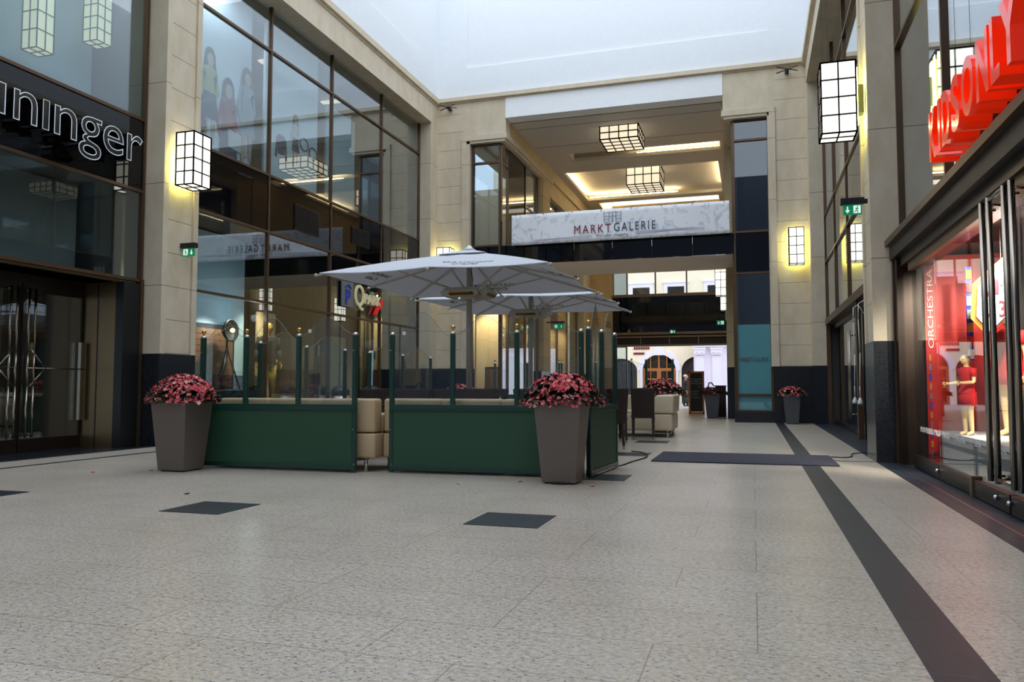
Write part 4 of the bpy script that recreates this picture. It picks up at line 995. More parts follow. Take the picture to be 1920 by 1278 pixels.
# left window: gold mannequin, studio lamp, timber backdrop
J = std_joints(); gm = mannequin('mannequin', 'gold-faced mannequin in a dark jacket with mustard trousers in the left window', (0, 0, 0), 1.78, 0, 'gold', J, [((.153, -.035, .45), (0, 0, -1), 1), ((-.153, -.035, .45), (0, 0, -1), -1)])
H = 1.78
MB().loft([(Vector((0, 0, z))*H, rx*H, ry*H) for z, rx, ry in ((.46, .11, .09), (.55, .10, .08), (.65, .098, .08), (.75, .115, .088), (.80, .12, .08), (.835, .06, .055))], 18).bar(Vector(J['shl'])*H, Vector(J['ell'])*H, .045*H, .036*H, 12).bar(Vector(J['ell'])*H, Vector(J['wrl'])*H, .036*H, .028*H, 12).bar(Vector(J['shr'])*H, Vector(J['elr'])*H, .045*H, .036*H, 12).bar(Vector(J['elr'])*H, Vector(J['wrr'])*H, .036*H, .028*H, 12).build('jacket', 'jacket', gm, smooth=True)
MB().bar(Vector((.05, 0, .52))*H, Vector((.055, 0, .05))*H, .062*H, .036*H, 14).bar(Vector((-.05, 0, .52))*H, Vector((-.055, 0, .05))*H, .062*H, .036*H, 14).build('trousers', 'mustard', gm, smooth=True)
gm.location = (-10.35, 15.15, .66); gm.rotation_euler = (0, 0, .9)
tag(MB().box(-10.85, -10.05, 14.55, 15.8, .03, .66).build('display_plinth', 'wood_d'), 'dark display plinth under the gold-faced mannequin', 'plinth')
tl = thing('studio_lamp', 'round studio lamp glowing on a dark tripod in the left window', 'lamp', (-10.35, 13.7, .9))
MB().lathe([(.02, -.12), (.1, -.12), (.2, -.02), (.235, .06), (.215, .065), (.17, .0), (.06, -.06)], n=24).xf(Matrix.Translation((-10.3, 13.7, 2.15)) @ Matrix.Rotation(PI/2, 4, 'Y') @ Matrix.Rotation(0, 4, 'Z')).build('reflector', 'steel_d', tl, smooth=True)
MB().sphere((-10.22, 13.7, 2.15), .045).build('bulb', 'spot', tl, smooth=True)
MB().bar((-10.35, 13.7, 1.95), (-10.35, 13.7, 1.6), .02).bar((-10.35, 13.7, 1.8), (-10.15, 13.25, .93), .018).bar((-10.35, 13.7, 1.8), (-10.2, 13.95, .93), .018).bar((-10.35, 13.7, 1.8), (-10.6, 13.7, .93), .018).build('tripod', 'black', tl, smooth=True)
tag(MB().box(-10.8, -10.0, 12.9, 14.3, .13, .92).build('display_plinth', 'backing'), 'pale blue plinth under the studio lamp', 'plinth')
wb_ = MB()
for i in range(10): wb_.box(-10.72, -10.69, 13.05+.03*(i % 2)+.05*math.sin(i*.8), 14.35, 1.0+i*.12, 1.112+i*.12)
tag(wb_.build('timber_backdrop', 'wood'), 'brown planked timber backdrop behind the studio lamp', 'backdrop')
tag(MB().box(-10.78, -10.73, 12.8, 14.45, .95, 2.3).build('backdrop_frame', 'black'), 'black panel edge behind the planked backdrop', 'panel')
# litter bins by the left glass
def bin_(x, y, label):
    r = thing('litter_bin', label, 'bin', (x, y, 0), group='steel bins by the left glass')
    MB().lathe([(.2, .0), (.21, .02), (.21, .8)], (x, y, 0), 24).build('body', 'steel', r, smooth=True)
    MB().lathe([(.215, .8), (.215, .92), (.12, 1.0), (.02, 1.02)], (x, y, 0), 24).build('lid', 'steel_d', r, smooth=True)
bin_(-9.2, 16.35, 'round steel bin by the left glass, left of two'); bin_(-9.2, 17.9, 'round steel bin by the left glass, right of two')

# ================================================================== FENCES
def fence(name_label, pts, balls, wave, low=.79, post_h=1.6, group='green screens around the café terrace', stickers=()):
    """pts: post positions along a straight line; glass wave in every bay"""
    p0, p1 = Vector(pts[0]), Vector(pts[-1]); d = (p1-p0).normalized(); n = Vector((-d.y, d.x))
    r = thing('terrace_screen', name_label, 'fence', (p0.x, p0.y, 0), group=group)
    ang = math.atan2(d.y, d.x)
    def W(mb): mb.xf(Matrix.Translation((p0.x, p0.y, 0)) @ Matrix.Rotation(ang, 4, 'Z')); return mb
    us = [(Vector(p)-p0).length for p in pts]; Ltot = us[-1]
    W(MB().box(0, Ltot, -.02, .02, .07, low-.06)).build('lower_panel', 'green_p', r)
    W(MB().box(-.02, Ltot+.02, -.032, .032, .03, .085).box(-.02, Ltot+.02, -.038, .038, low-.07, low-.02).box(0, Ltot, -.03, .03, low-.02, low).box(-.01, .02, -.03, .03, .05, low).box(Ltot-.02, Ltot+.01, -.03, .03, .05, low)).build('frame', 'green', r, bevel=.004)
    for i, u in enumerate(us):
        end = i in (0, len(us)-1)
        z0 = 0.01 if end else low-.04
        p = W(MB().box(u-.027, u+.027, -.027, .027, z0, post_h)).build('post', 'green', r, bevel=.008)
        W(MB().lathe([(.034, post_h), (.034, post_h+.008), (.022, post_h+.03), (.006, post_h+.036)], (u, 0, 0), 12)).build('post_cap', 'steel', p, smooth=True)
        if balls[i]:
            W(MB().bar((u, 0, post_h+.03), (u, 0, post_h+.055), .01).sphere((u, 0, post_h+.078), .027, n=14)).build('finial', 'brass', p, smooth=True)
        if end: W(MB().sphere((u-.01, -.03, post_h-.18), .008, n=6).sphere((u-.01, -.03, .5), .008, n=6).sphere((u+.012, -.03, .1), .008, n=6)).build('screw', 'steel', p)
    for i in range(len(us)-1):
        a, b = us[i]+.027, us[i+1]-.027; N = 24; base, amp = wave[i]
        poly = [(a, low+.0), (b, low+.0)]+[(b-(b-a)*k_/N, base+amp*(math.sin(PI*k_/N)**2)) for k_ in range(N+1)]
        W(MB().prism(poly, 'Y', -.004, .004)).build('glass_pane', 'glass_c', r)
        top = [(b-(b-a)*k_/N, 0, base+amp*(math.sin(PI*k_/N)**2)) for k_ in range(N+1)]
        W(MB().tube(top, .0026, 5)).build('pane_edge', 'edge', r)
        if i in stickers: W(MB().box(a+.1, a+.14, -.008, -.004, base+.02, base+.06)).build('sticker', 'whitep', r)
    return r
M['edge'] = mat('polished glass edge', (120, 136, 130), .2)
fence('front green screen behind the left planter, three glass waves', [(-6.55, 8.22), (-5.93, 8.225), (-5.2, 8.23), (-4.45, 8.24)], [1, 1, 1, 0], [(1.6, .2), (1.57, .26), (1.62, .2)], stickers=(2,))
fence('front green screen from the gap to the right planter', [(-4.04, 8.38), (-3.29, 8.40), (-2.53, 8.43), (-1.80, 8.46)], [0, 1, 1, 0], [(1.58, .28), (1.6, .2), (1.6, .24)], stickers=(0,))
fence('short green screen going back at the right end of the terrace', [(-1.73, 8.52), (-1.68, 9.05), (-1.63, 9.64)], [1, 0, 0], [(1.6, .34), (1.58, .3)], post_h=1.63)
fence('green screen going back from the left planter', [(-6.62, 8.3), (-6.62, 9.5), (-6.62, 10.7), (-6.62, 11.9)], [1, 0, 0, 0], [(1.6, .2), (1.6, .2), (1.6, .2)])
fence('far left green screen, seen through the front glass', [(-6.62, 12.8), (-6.62, 14.2), (-6.62, 15.6)], [0, 0, 0], [(1.6, .2), (1.6, .2)])
fence('rear green screen seen through the glass, closing the terrace', [(-6.48, 19.6), (-5.6, 19.6), (-4.75, 19.6)], [1, 0, 1], [(1.55, .22), (1.55, .22)])
fence('rear green screen beside the small dark planter', [(-4.68, 19.6), (-3.8, 19.62), (-2.9, 19.64)], [1, 0, 1], [(1.55, .22), (1.55, .22)])
fence('rear right green screen in front of the street door', [(-3.1, 18.2), (-2.35, 18.2), (-1.75, 18.2)], [0, 0, 0], [(1.5, .1), (1.5, .1)])

# ================================================================== PLANTERS
def azalea(r, w, h, rx, ry, n, bloom, seed, hh=.27):
    rnd = random.Random(seed)
    MB().box(-w/2+.03, w/2-.03, -w/2+.03, w/2-.03, h-.06, h-.02).build('soil', 'soil', r)
    lf = MB()
    for i in range(int(n*3.6)):
        t = rnd.uniform(0, 2*PI); q = math.sqrt(rnd.random())*1.0; z = hh*(1-q**2.2)*rnd.uniform(.35, 1.04)+rnd.uniform(-.06, .02)
        c = Vector((math.cos(t)*q*rx, math.sin(t)*q*ry, h+z))
        d = Vector((math.cos(t), math.sin(t), rnd.uniform(-.4, .9))).normalized(); s = rnd.uniform(.026, .046)
        a = d.orthogonal().normalized(); a.rotate(Matrix.Rotation(rnd.uniform(0, 6), 3, d))
        lf.add([c-d*s, c+a*s*.45+d*s*.1, c+d*s, c-a*s*.45+d*s*.1, c+d.cross(a)*s*.18], [(0, 1, 4), (1, 2, 4), (2, 3, 4), (3, 0, 4)])
    for i in range(26):
        t = rnd.uniform(0, 2*PI); q = rnd.uniform(.4, .95); lf.bar((0, 0, h-.05), (math.cos(t)*q*rx, math.sin(t)*q*ry, h+hh*(1-q**2)*.7), .004, .002, 5)
    # dark inner mass of foliage
    fo = lf.build('foliage', 'leaf', r); fo['kind'] = 'stuff'
    bl = MB()
    for i in range(n):
        t = rnd.uniform(0, 2*PI); q = math.sqrt(rnd.random())*1.02; z = hh*(1-min(1, q)**2.4)*rnd.uniform(.75, 1.05)-(.07 if q > .85 else 0)*rnd.random()
        c = Vector((math.cos(t)*q*rx, math.sin(t)*q*ry, h+z))
        d = Vector((math.cos(t)*q*1.1, math.sin(t)*q*1.1, 1.0-q*.5)).normalized()
        a = d.orthogonal().normalized(); b = d.cross(a); s = rnd.uniform(.020, .031); mi = 1 if rnd.random() < .25 else 0
        for k_ in range(5):
            t0 = 2*PI*k_/5+rnd.random()*.3; u = a*math.cos(t0)+b*math.sin(t0); v = a*math.cos(t0+1.57)+b*math.sin(t0+1.57); lift = rnd.uniform(.2, .9)
            bl.add([c, c+u*s*.6+v*s*.42+d*s*lift*.5, c+u*s*1.05+d*s*lift, c+u*s*.6-v*s*.42+d*s*lift*.5], [(0, 1, 2, 3)], mi)
    b_ = bl.build('blossoms', bloom, r); b_['kind'] = 'stuff'
def planter(label, loc, h, wt, wb_, potm, rx, ry, n, bloom, seed, rz=0, group='tall tapered planters with azaleas', hh=.27):
    r = thing('potted_azalea', label, 'planter', (0, 0, 0), group=group)
    o = MB().frustum(0, 0, .015, wb_, wb_, h, wt, wt).build('pot', potm, r, bevel=.006)
    MB().box(-wb_/2+.03, wb_/2-.03, -wb_/2+.03, wb_/2-.03, 0, .02).build('pot_foot', 'black', r)
    azalea(r, wt, h, rx, ry, n, bloom, seed, hh)
    r.location = loc; r.rotation_euler = (0, 0, rz); return r
BB = ['bloom', 'bloom2']
planter('pink azalea in a tall taupe planter at the left end of the screen', (-6.55, 7.86, 0), .86, .50, .36, 'pot', .47, .29, 640, BB, 1)
planter('pink azalea in a tall taupe planter in front of the screen\'s right end', (-1.92, 8.06, 0), .86, .50, .36, 'pot', .44, .29, 640, BB, 2)
planter('small pink azalea planter against the far wall under the wall lantern', (.98, 22.25, 0), .80, .44, .32, 'pot_d', .38, .3, 220, BB, 3, hh=.2)
planter('pink azalea in a dark planter behind the beige armchair', (-1.9, 17.42, 0), .86, .5, .36, 'pot_d', .5, .32, 300, BB, 4, hh=.3)
planter('dark red flowers in an anthracite planter beside the blackboard', (-1.25, 25.9, 0), .78, .50, .34, 'pot_d', .5, .36, 260, ['bloom_r', 'bloom_r'], 5, hh=.2)
planter('pink azalea planter at the back left of the terrace, only its flowers showing', (-7.6, 20.0, 0), .84, .5, .36, 'pot_d', .48, .36, 260, BB, 6, hh=.22)
# fallen petals and crumbs
for i, (x, y, l_, m_) in enumerate(((-6.85, 7.72, 'fallen pink petal touching the left planter foot', 'bloom'), (-7.35, 7.35, 'fallen red petal on the paving left of the left planter', 'bloom'), (-2.35, 7.95, 'fallen pink petal on the paving left of the right planter', 'bloom'), (-1.55, 7.8, 'fallen pink petal right of the right planter foot', 'bloom'), (-5.05, 6.15, 'small dark crumb on the paving behind the first dark tile', 'black'), (-2.9, 7.6, 'tiny white scrap on the paving before the green screen', 'whitep'))):
    mb = MB(); mb.add([(x-.03, y-.01, .004), (x, y-.02, .012), (x+.03, y, .005), (x+.01, y+.02, .014), (x-.02, y+.015, .003), (x, y, .001)], [(0, 1, 3, 4), (1, 2, 3), (0, 4, 5), (1, 0, 5), (2, 1, 5), (3, 2, 5), (4, 3, 5)])
    tag(mb.build('petal' if m_ == 'bloom' else 'scrap', m_), l_, 'petal' if m_ == 'bloom' else 'scrap')
tag(MB().box(-1.98, -1.83, 7.84, 7.88, .004, .016).build('scrap', 'black'), 'flat dark scrap under the front edge of the right planter', 'scrap')

# ================================================================== SEATING
def sofa(label, x0, x1, y0, y1, leather, facing=1, top=.855, group=None, seams=3, arms=True):
    """back along y0 when facing=+1 (sitter looks +Y)"""
    r = thing('sofa', label, 'sofa', ((x0+x1)/2, (y0+y1)/2, 0), group=group)
    yb0, yb1 = (y0, y0+.2) if facing > 0 else (y1-.2, y1)
    MB().box(x0, x1, y0, y1, .16, .45).build('seat_base', leather, r, bevel=.03, seg=3)
    w_ = (x1-x0)/seams
    for i in range(seams):
        MB().box(x0+i*w_+.006, x0+(i+1)*w_-.006, yb0, yb1, .46, top).build('back_cushion', leather, r, bevel=.035, seg=4)
    if arms:
        for xa in ((x0, x0+.2), (x1-.2, x1)):
            ya = (yb1, y1) if facing > 0 else (y0, yb0)
            MB().box(xa[0], xa[1], ya[0], ya[1], .45, top-.18).build('arm', leather, r, bevel=.04, seg=4)
    s0, s1 = (yb1, y1) if facing > 0 else (y0, yb0)
    MB().box(x0+(.21 if arms else .01), x1-(.21 if arms else .01), s0, s1+(.02 if facing > 0 else 0), .44, .56).build('seat_cushion', 'leather_l', r, bevel=.03, seg=3)
    for x in (x0+.15, x1-.15):
        for y in (y0+.07, y1-.07): MB().bar((x, y, 0), (x, y, .17), .022, n=14).build('leg', 'chrome', r, smooth=True)
    return r
SG = 'beige leather sofas backing onto the front screens'
sofa('beige leather sofa behind the left front screen, its end showing in the gap', -6.4, -4.235, 8.34, 9.1, 'leather', group=SG)
sofa('beige leather sofa behind the right front screen, its end showing in the gap', -4.215, -2.0, 8.50, 9.26, 'leather', group=SG)
r = thing('sofa', 'cream leather sofa end with a slanted backrest, before the dark planter', 'sofa', (-2.1, 16.2, 0))
MB().box(-2.75, -1.52, 15.62, 16.85, .13, .46).build('seat_base', 'leather_l', r, bevel=.04, seg=4)
MB().prism([(-2.0, .47), (-1.5, .47), (-1.48, .83), (-1.82, .83), (-1.94, .68)], 'Y', 15.6, 16.87).build('backrest', 'leather_l', r, bevel=.04, seg=4)
MB().box(-2.75, -2.02, 16.5, 16.85, .47, .82).build('back_cushion', 'leather_l', r, bevel=.05, seg=4)
MB().box(-2.74, -2.03, 15.64, 16.48, .45, .52).build('seat_cushion', 'leather_l', r, bevel=.025, seg=3)
for x in (-2.65, -1.62):
    for y in (15.72, 16.75): MB().bar((x, y, 0), (x, y, .14), .025, n=14).build('leg', 'chrome', r, smooth=True)
def rattan_bench(label, x0, x1, y0):
    r = thing('rattan_sofa', label, 'sofa', ((x0+x1)/2, y0, 0), group='rattan sofas in the middle of the terrace')
    mb = MB(); w_ = .12
    mb.add([(x0, y0, .1), (x1, y0, .1), (x1, y0+.1, .1), (x0, y0+.1, .1), (x0-w_, y0+.0, .965), (x1+w_, y0+.0, .965), (x1+w_, y0+.1, .965), (x0-w_, y0+.1, .965)], [(0, 3, 2, 1), (4, 5, 6, 7), (0, 1, 5, 4), (1, 2, 6, 5), (2, 3, 7, 6), (3, 0, 4, 7)])
    mb.build('backrest', 'rattan', r, bevel=.02)
    MB().box(x0, x1, y0-.62, y0, .1, .4).build('seat', 'rattan', r, bevel=.02)
    MB().box(x0+.04, x1-.04, y0-.6, y0-.01, .4, .48).build('seat_cushion', 'leather_l', r, bevel=.03, seg=3)
    for x in (x0+.06, x1-.06):
        for y in (y0-.56, y0-.04): MB().box(x-.025, x+.025, y-.025, y+.025, 0, .1).build('leg', 'wood_d', r)
rattan_bench('wide brown rattan sofa back seen over the gap', -5.7, -4.75, 10.9)
rattan_bench('wide brown rattan sofa back behind the middle screen posts', -4.5, -3.55, 10.95)
rattan_bench('wide brown rattan sofa back behind the right screen posts', -3.25, -2.45, 11.0)
def cafe_table(label, x, y, s=.35, h=.74):
    r = thing('cafe_table', label, 'table', (x, y, 0), group='small café tables on the terrace')
    MB().box(x-s, x+s, y-s, y+s, h-.03, h).build('tabletop', 'wood_d', r, bevel=.005)
    MB().bar((x, y, .03), (x, y, h-.03), .03).build('pedestal', 'steel_d', r, smooth=True)
    MB().lathe([(.24, 0), (.24, .012), (.04, .03)], (x, y, 0), 20).build('base', 'steel_d', r)
cafe_table('small dark café table hidden behind the left sofa', -5.3, 9.75)
cafe_table('small dark café table behind the right sofa with a folded napkin on top', -3.15, 9.8)
cafe_table('small dark café table between the rattan chairs and the cream armchair', -3.3, 14.9)
tag(MB().add([(-3.2, 9.75, .741), (-3.13, 9.75, .741), (-3.13, 9.82, .741), (-3.2, 9.82, .741), (-3.165, 9.785, .87)], [(0, 3, 2, 1), (0, 1, 4), (1, 2, 4), (2, 3, 4), (3, 0, 4)]).build('napkin', 'whitep'), 'white folded napkin standing on the café table behind the right sofa', 'napkin')
def chair():
    r = thing('rattan_chair', '', 'chair', (0, 0, 0), group='high-backed rattan chairs right of the terrace screen')
    MB().box(-.22, .22, -.22, .24, .40, .47).build('seat', 'rattan', r, bevel=.015)
    mb = MB(); mb.add([(-.21, -.22, .42), (.21, -.22, .42), (.21, -.17, .42), (-.21, -.17, .42), (-.225, -.31, .97), (.225, -.31, .97), (.225, -.265, .97), (-.225, -.265, .97)], [(0, 3, 2, 1), (4, 5, 6, 7), (0, 1, 5, 4), (1, 2, 6, 5), (2, 3, 7, 6), (3, 0, 4, 7)])
    mb.build('backrest', 'rattan', r, bevel=.015)
    for x in (-.19, .19):
        for y, y2 in ((-.19, -.25), (.21, .21)):
            l_ = MB().bar((x, y, .41), (x, y2, .05), .032, .022, 4).build('leg', 'rattan', r)
            MB().bar((x, y2, 0), (x, y2, .052), .017, n=10).build('foot', 'steel', l_)
    return r
c0 = chair()
for i, (x, y, rz, l_) in enumerate(((-2.28, 12.62, .6, 'rattan chair nearest the right end of the green screen, seen from behind'), (-2.42, 14.02, .4, 'middle rattan chair, mostly behind the nearest one'), (-2.02, 15.12, .12, 'rattan chair with its back square to view, before the cream armchair'))):
    c = c0 if i == 0 else copy_tree(c0)
    c.location = (x, y, 0); c.rotation_euler = (0, 0, rz); c['label'] = l_

# ================================================================== PARASOLS
def parasol(label, x0, x1, y0, y1, ze, apex, group='large square heated parasols'):
    cx, cy = (x0+x1)/2, (y0+y1)/2
    r = thing('parasol', label, 'parasol', (cx, cy, 0), group=group)
    # eight rib tips: corners and mid sides
    tips = []
    for sx, sy in ((-1, -1), (0, -1), (1, -1), (1, 0), (1, 1), (0, 1), (-1, 1), (-1, 0)):
        mid = (sx == 0 or sy == 0)
        tips.append(Vector((cx+sx*(x1-x0)/2, cy+sy*(y1-y0)/2, ze+(.015 if mid else 0))))
    A = Vector((cx, cy, apex)); cm = MB(); K = 8; N = 6
    for i in range(8):
        a, b = tips[i], tips[(i+1) % 8]
        grid = []
        for k_ in range(K+1):
            t = k_/K; row = []
            for j in range(N+1):
                u = j/N; e = a.lerp(b, u); sag = math.sin(PI*u)
                inward = (Vector((cx, cy, e.z))-e)*.035*sag
                p = A.lerp(e+inward, t); p.z += .02*math.sin(PI*t)-.02*sag*t
                row.append(p)
            grid.append(row)
        vs = [p for row in grid for p in row]; fs = []
        for k_ in range(K):
            for j in range(N): q = k_*(N+1)+j; fs.append((q, q+1, q+N+2, q+N+1))
        base = len(vs); vs += [p-Vector((0, 0, .012)) for p in vs[:]]; fs += [tuple(base+w_ for w_ in reversed(f)) for f in fs[:]]
        for j in range(N): q = K*(N+1)+j; fs.append((q, q+1, base+q+1, base+q))
        cm.add(vs, fs)
    cm.build('canopy', 'canvas', r)
    vt = MB().frustum(cx, cy, apex-.075, .78, .78, apex+.03, .1, .1); vt.build('vent_cap', 'canvas', r)
    MB().lathe([(.10, apex+.02), (.105, apex+.04), (.06, apex+.06), (.03, apex+.10), (.012, apex+.11)], (cx, cy, 0), 16).build('finial', 'whitep', r, smooth=True)
    MB().bar((cx, cy, .05), (cx, cy, apex), .045, n=20).build('pole', 'alu', r, smooth=True)
    MB().box(cx-.4, cx+.4, cy-.4, cy+.4, .0, .06).build('base_plate', 'steel_d', r, bevel=.01)
    hz = ze-.2
    MB().lathe([(.075, hz-.07), (.09, hz-.05), (.09, hz+.05), (.06, hz+.07)], (cx, cy, 0), 16).build('hub', 'alu', r)
    for i, tp in enumerate(tips):
        e = tp+(tp-A).normalized()*.05-Vector((0, 0, .03)); s = A+(tp-A)*.03-Vector((0, 0, .07)); md = s.lerp(e, .55)
        rb_ = MB().bar(s, e, .022, .018, 4).build('rib', 'alu', r)
        MB().bar((cx, cy, hz), md, .018, .016, 4).build('strut', 'alu', rb_)
        MB().sphere(e, .028, n=8).build('rib_tip', 'alu', rb_)
    # heaters
    for k_, (dx, dy) in enumerate(((0, -1), (1, 0), (0, 1), (-1, 0))):
        c = Vector((cx+dx*.32, cy+dy*.32, hz+.02)); ang = math.atan2(dy, dx)
        m_ = Matrix.Translation(c) @ Matrix.Rotation(ang, 4, 'Z') @ Matrix.Rotation(.75, 4, 'Y')
        h_ = MB().box(-.05, .05, -.26, .26, -.055, .055).xf(m_).build('heater', 'alu', r, bevel=.015)
        MB().box(.045, .056, -.19, .19, -.035, .035).xf(m_).build('heater_reflector', 'brass', h_)
        MB().bar((.062, -.2, 0), (.062, .2, 0), .008, n=8).xf(m_).build('heating_tube', 'steel_d', h_)
        MB().bar(Vector((cx, cy, hz+.05)), c, .014).build('heater_arm', 'steel_d', h_)
    MB().tube([(cx+.05, cy-.05, hz+.38), (cx+.09, cy-.08, hz+.22), (cx+.06, cy-.05, hz+.08)], .006, 6).build('heater_cable', 'black', r)
    # printed lettering through the cloth, near the edge of each side
    def surf(side, lat, t):
        t = max(t, .05); hx, hy = (x1-x0)/2, (y1-y0)/2
        m_, ca = {'W': (Vector((x0, cy, ze+.015)), Vector((0, -1, 0))), 'S': (Vector((cx, y0, ze+.015)), Vector((1, 0, 0))), 'E': (Vector((x1, cy, ze+.015)), Vector((0, 1, 0))), 'N': (Vector((cx, y1, ze+.015)), Vector((-1, 0, 0)))}[side]
        half = hy if side in 'WE' else hx
        u = min(1, abs(lat)/(half*t)); e = m_.lerp(m_+ca*half*(1 if lat >= 0 else -1)-Vector((0, 0, .015)), u); sg_ = math.sin(PI*u)
        e = e+(Vector((cx, cy, e.z))-e)*.035*sg_
        p = A.lerp(e, t); p.z += .02*math.sin(PI*t)-.02*sg_*t
        return p
    for sd, off in (('W', .55), ('S', .45), ('E', 0), ('N', 0)):
        for s_, hw_, v0, hh_, shr in (('DAVIDOFF', .38, .20, .05, 0), ('Caf\u00e9', .2, .11, .055, .3)):
            tx = MB(); word(tx, s_, off-hw_, off+hw_, v0, hh_, lambda u, d, v, sd=sd: surf(sd, u, 1-v)-Vector((0, 0, .006+d)), .0085, shear=shr)
            tx.build('printed_lettering', 'ink', r)
    return r
parasol('near white square parasol over the green front screens', -5.97, -2.55, 9.95, 13.2, 2.64, 3.12)
parasol('far white square parasol behind the near one', -5.92, -2.5, 13.35, 16.6, 2.62, 3.06)

# ================================================================== MAT, CABLES
tag(MB().box(-1.32, 1.02, 10.6, 12.12, .004, .016).build('floor_mat', 'mat', bevel=.003), 'charcoal floor mat lying across the dark floor strip', 'mat')
def cable(pts, label, name='cable', m='rubber', r_=.008):
    P = [Vector(p) for p in pts]; out = []
    for i in range(len(P)-1):
        p0 = P[max(0, i-1)]; p1 = P[i]; p2 = P[i+1]; p3 = P[min(len(P)-1, i+2)]
        for k_ in range(6):
            t = k_/6; out.append(.5*((2*p1)+(-p0+p2)*t+(2*p0-5*p1+4*p2-p3)*t*t+(-p0+3*p1-3*p2+p3)*t**3))
    out.append(P[-1]); return tag(MB().tube(out, r_, 6).build(name, m, smooth=True), label, 'cable')
cable([(-1.72, 9.7, .009), (-1.6, 9.9, .009), (-1.55, 10.4, .009), (-1.45, 11.2, .009), (-1.6, 11.9, .009), (-1.8, 12.1, .009)], 'black cable curling from the green screen to the mat')
cable([(1.03, 11.95, .009), (1.2, 11.9, .009), (1.32, 12.1, .009), (1.4, 12.6, .012), (1.75, 12.9, .03), (2.0, 13.2, .1)], 'black cable from the mat to the right shop front')
for y0_, l_ in ((15.95, 'white hanging cable with a socket end, left of two by the right doorway'), (15.2, 'white hanging cable with a socket end, right of two by the right doorway')):
    r = thing('hanging_cable', l_, 'cable', (1.82, y0_, .7), group='white socket cables by the right doorway')
    MB().tube([(1.98, y0_-.2, 2.35), (1.9, y0_-.15, 2.52), (1.83, y0_, 2.48), (1.82, y0_, 2.2), (1.84, y0_+.03, 1.6), (1.82, y0_, 1.0), (1.82, y0_, .8)], .009, 8).build('flex', 'whitep', r, smooth=True)
    MB().lathe([(.012, .12), (.03, .08), (.045, .04), (.045, 0)], (1.82, y0_, .68), 12).build('socket', 'whitep', r, smooth=True)

# ================================================================== BLACKBOARD, LECTERN
bb = thing('blackboard', 'tall blackboard menu in an orange pine frame near the street door', 'blackboard', (-2.0, 29.4, 0))
MB().box(-2.22, -1.74, 29.40, 29.43, .08, 1.5).build('board', 'chalk', bb)
MB().box(-2.26, -2.20, 29.38, 29.44, 0, 1.55).box(-1.76, -1.70, 29.38, 29.44, 0, 1.55).box(-2.26, -1.70, 29.38, 29.44, .0, .07).box(-2.26, -1.70, 29.38, 29.44, 1.49, 1.55).build('frame', 'wood_o', bb)
MB().box(-2.1, -2.05, 29.44, 29.8, 0, .05).box(-1.9, -1.85, 29.44, 29.8, 0, .05).build('foot', 'wood_o', bb)
mb = MB(); rnd = random.Random(5)
for z, x1_, h_ in ((1.26, -1.80, .03), (1.18, -1.84, .03), (1.10, -1.82, .03), (1.0, -1.84, .02), (.82, -1.86, .02), (.74, -1.95, .015), (.68, -2.0, .015), (.6, -1.9, .015)):
    x = -2.18 if z != 1.0 else -1.9
    while x < x1_:
        wd_ = rnd.uniform(.03, .08); pts = [(x+wd_*k_/5, 29.396, z+rnd.uniform(-h_, h_)*.6) for k_ in range(6)]; mb.tube(pts, .004, 4); x += wd_+.02
mb.build('chalk_writing', 'whitep', bb)
lc = thing('lectern', 'brown menu stand behind the dark red flowers', 'stand', (-.85, 26.8, 0))
MB().box(-1.2, -.86, 26.75, 27.05, 0, 1.0).build('body', 'wood_d', lc, bevel=.01); MB().box(-1.25, -.84, 26.7, 27.1, 1.0, 1.03).build('top', 'black', lc)
MB().tube([(-1.45, 26.9, .9), (-1.4, 26.9, 1.12), (-1.32, 26.9, 1.12), (-1.25, 26.9, 1.02)], .02, 8).build('lamp_arm', 'black', lc)

# ================================================================== PASSAGE SHOP INTERIOR (posters, spots)
def framed(x0, x1, z0, z1, y, label):
    r = thing('framed_poster', label, 'poster', (x0, y, z0), group='framed posters in the lit bay shop window')
    MB().box(x0, x1, y, y+.03, z0, z1).build('frame', 'black', r); MB().box(x0+.05, x1-.05, y-.01, y, z0+.05, z1-.05).build('print', 'wood', r)
framed(-8.25, -7.75, .5, 1.62, 23.9, 'left black-framed poster in the warm-lit bay window'); framed(-7.7, -7.5, .5, 1.55, 24.0, 'right black-framed poster in the warm-lit bay window')
st(MB().box(-8.6, -7.49, 24.05, 24.12, .05, 4.2).build('wall_display_backing', 'interior_w'))
st(MB().box(-8.6, -7.9, 28.9, 34.2, 4.15, 4.2).box(-8.7, -8.6, 28.7, 34.3, .02, 4.2).box(-8.6, -7.55, 30.9, 31.0, .02, 4.2).box(-8.6, -7.55, 32.5, 32.6, .02, 4.2).build('wall_display_side', 'interior_w'))
for x, y, z, l_ in ((-7.95, 23.5, 3.9, 'warm spot lamp above the framed posters'), (-8.0, 29.6, 3.9, 'warm spot lamp in the passage shop window, nearer one'), (-8.0, 31.8, 3.9, 'warm spot lamp in the passage shop window, farther one')):
    o = MB().lathe([(.02, 0), (.07, .0), (.07, .12), (.03, .14)], (x, y, z), 14).build('spot_lamp', 'spot', smooth=True); tag(o, l_, 'lamp', 'warm spot lamps in the shop windows')
tag(MB().box(-8.3, -8.1, 29.5, 30.2, .1, 1.5).build('display_panel', 'yellow_wall'), 'pale yellow display panel in the passage shop window', 'panel')  # single upright display panel
for i in range(3):
    o = MB().box(-11.8, -11.2, 13.6+i*3, 13.8+i*3, 9.18, 9.22).build('strip_light', 'lamp_c'); tag(o, ('strip light in the upper left shop, nearest', 'strip light in the upper left shop, middle one', 'strip light in the upper left shop, farthest')[i], 'lamp', 'strip lights in the upper left shop')
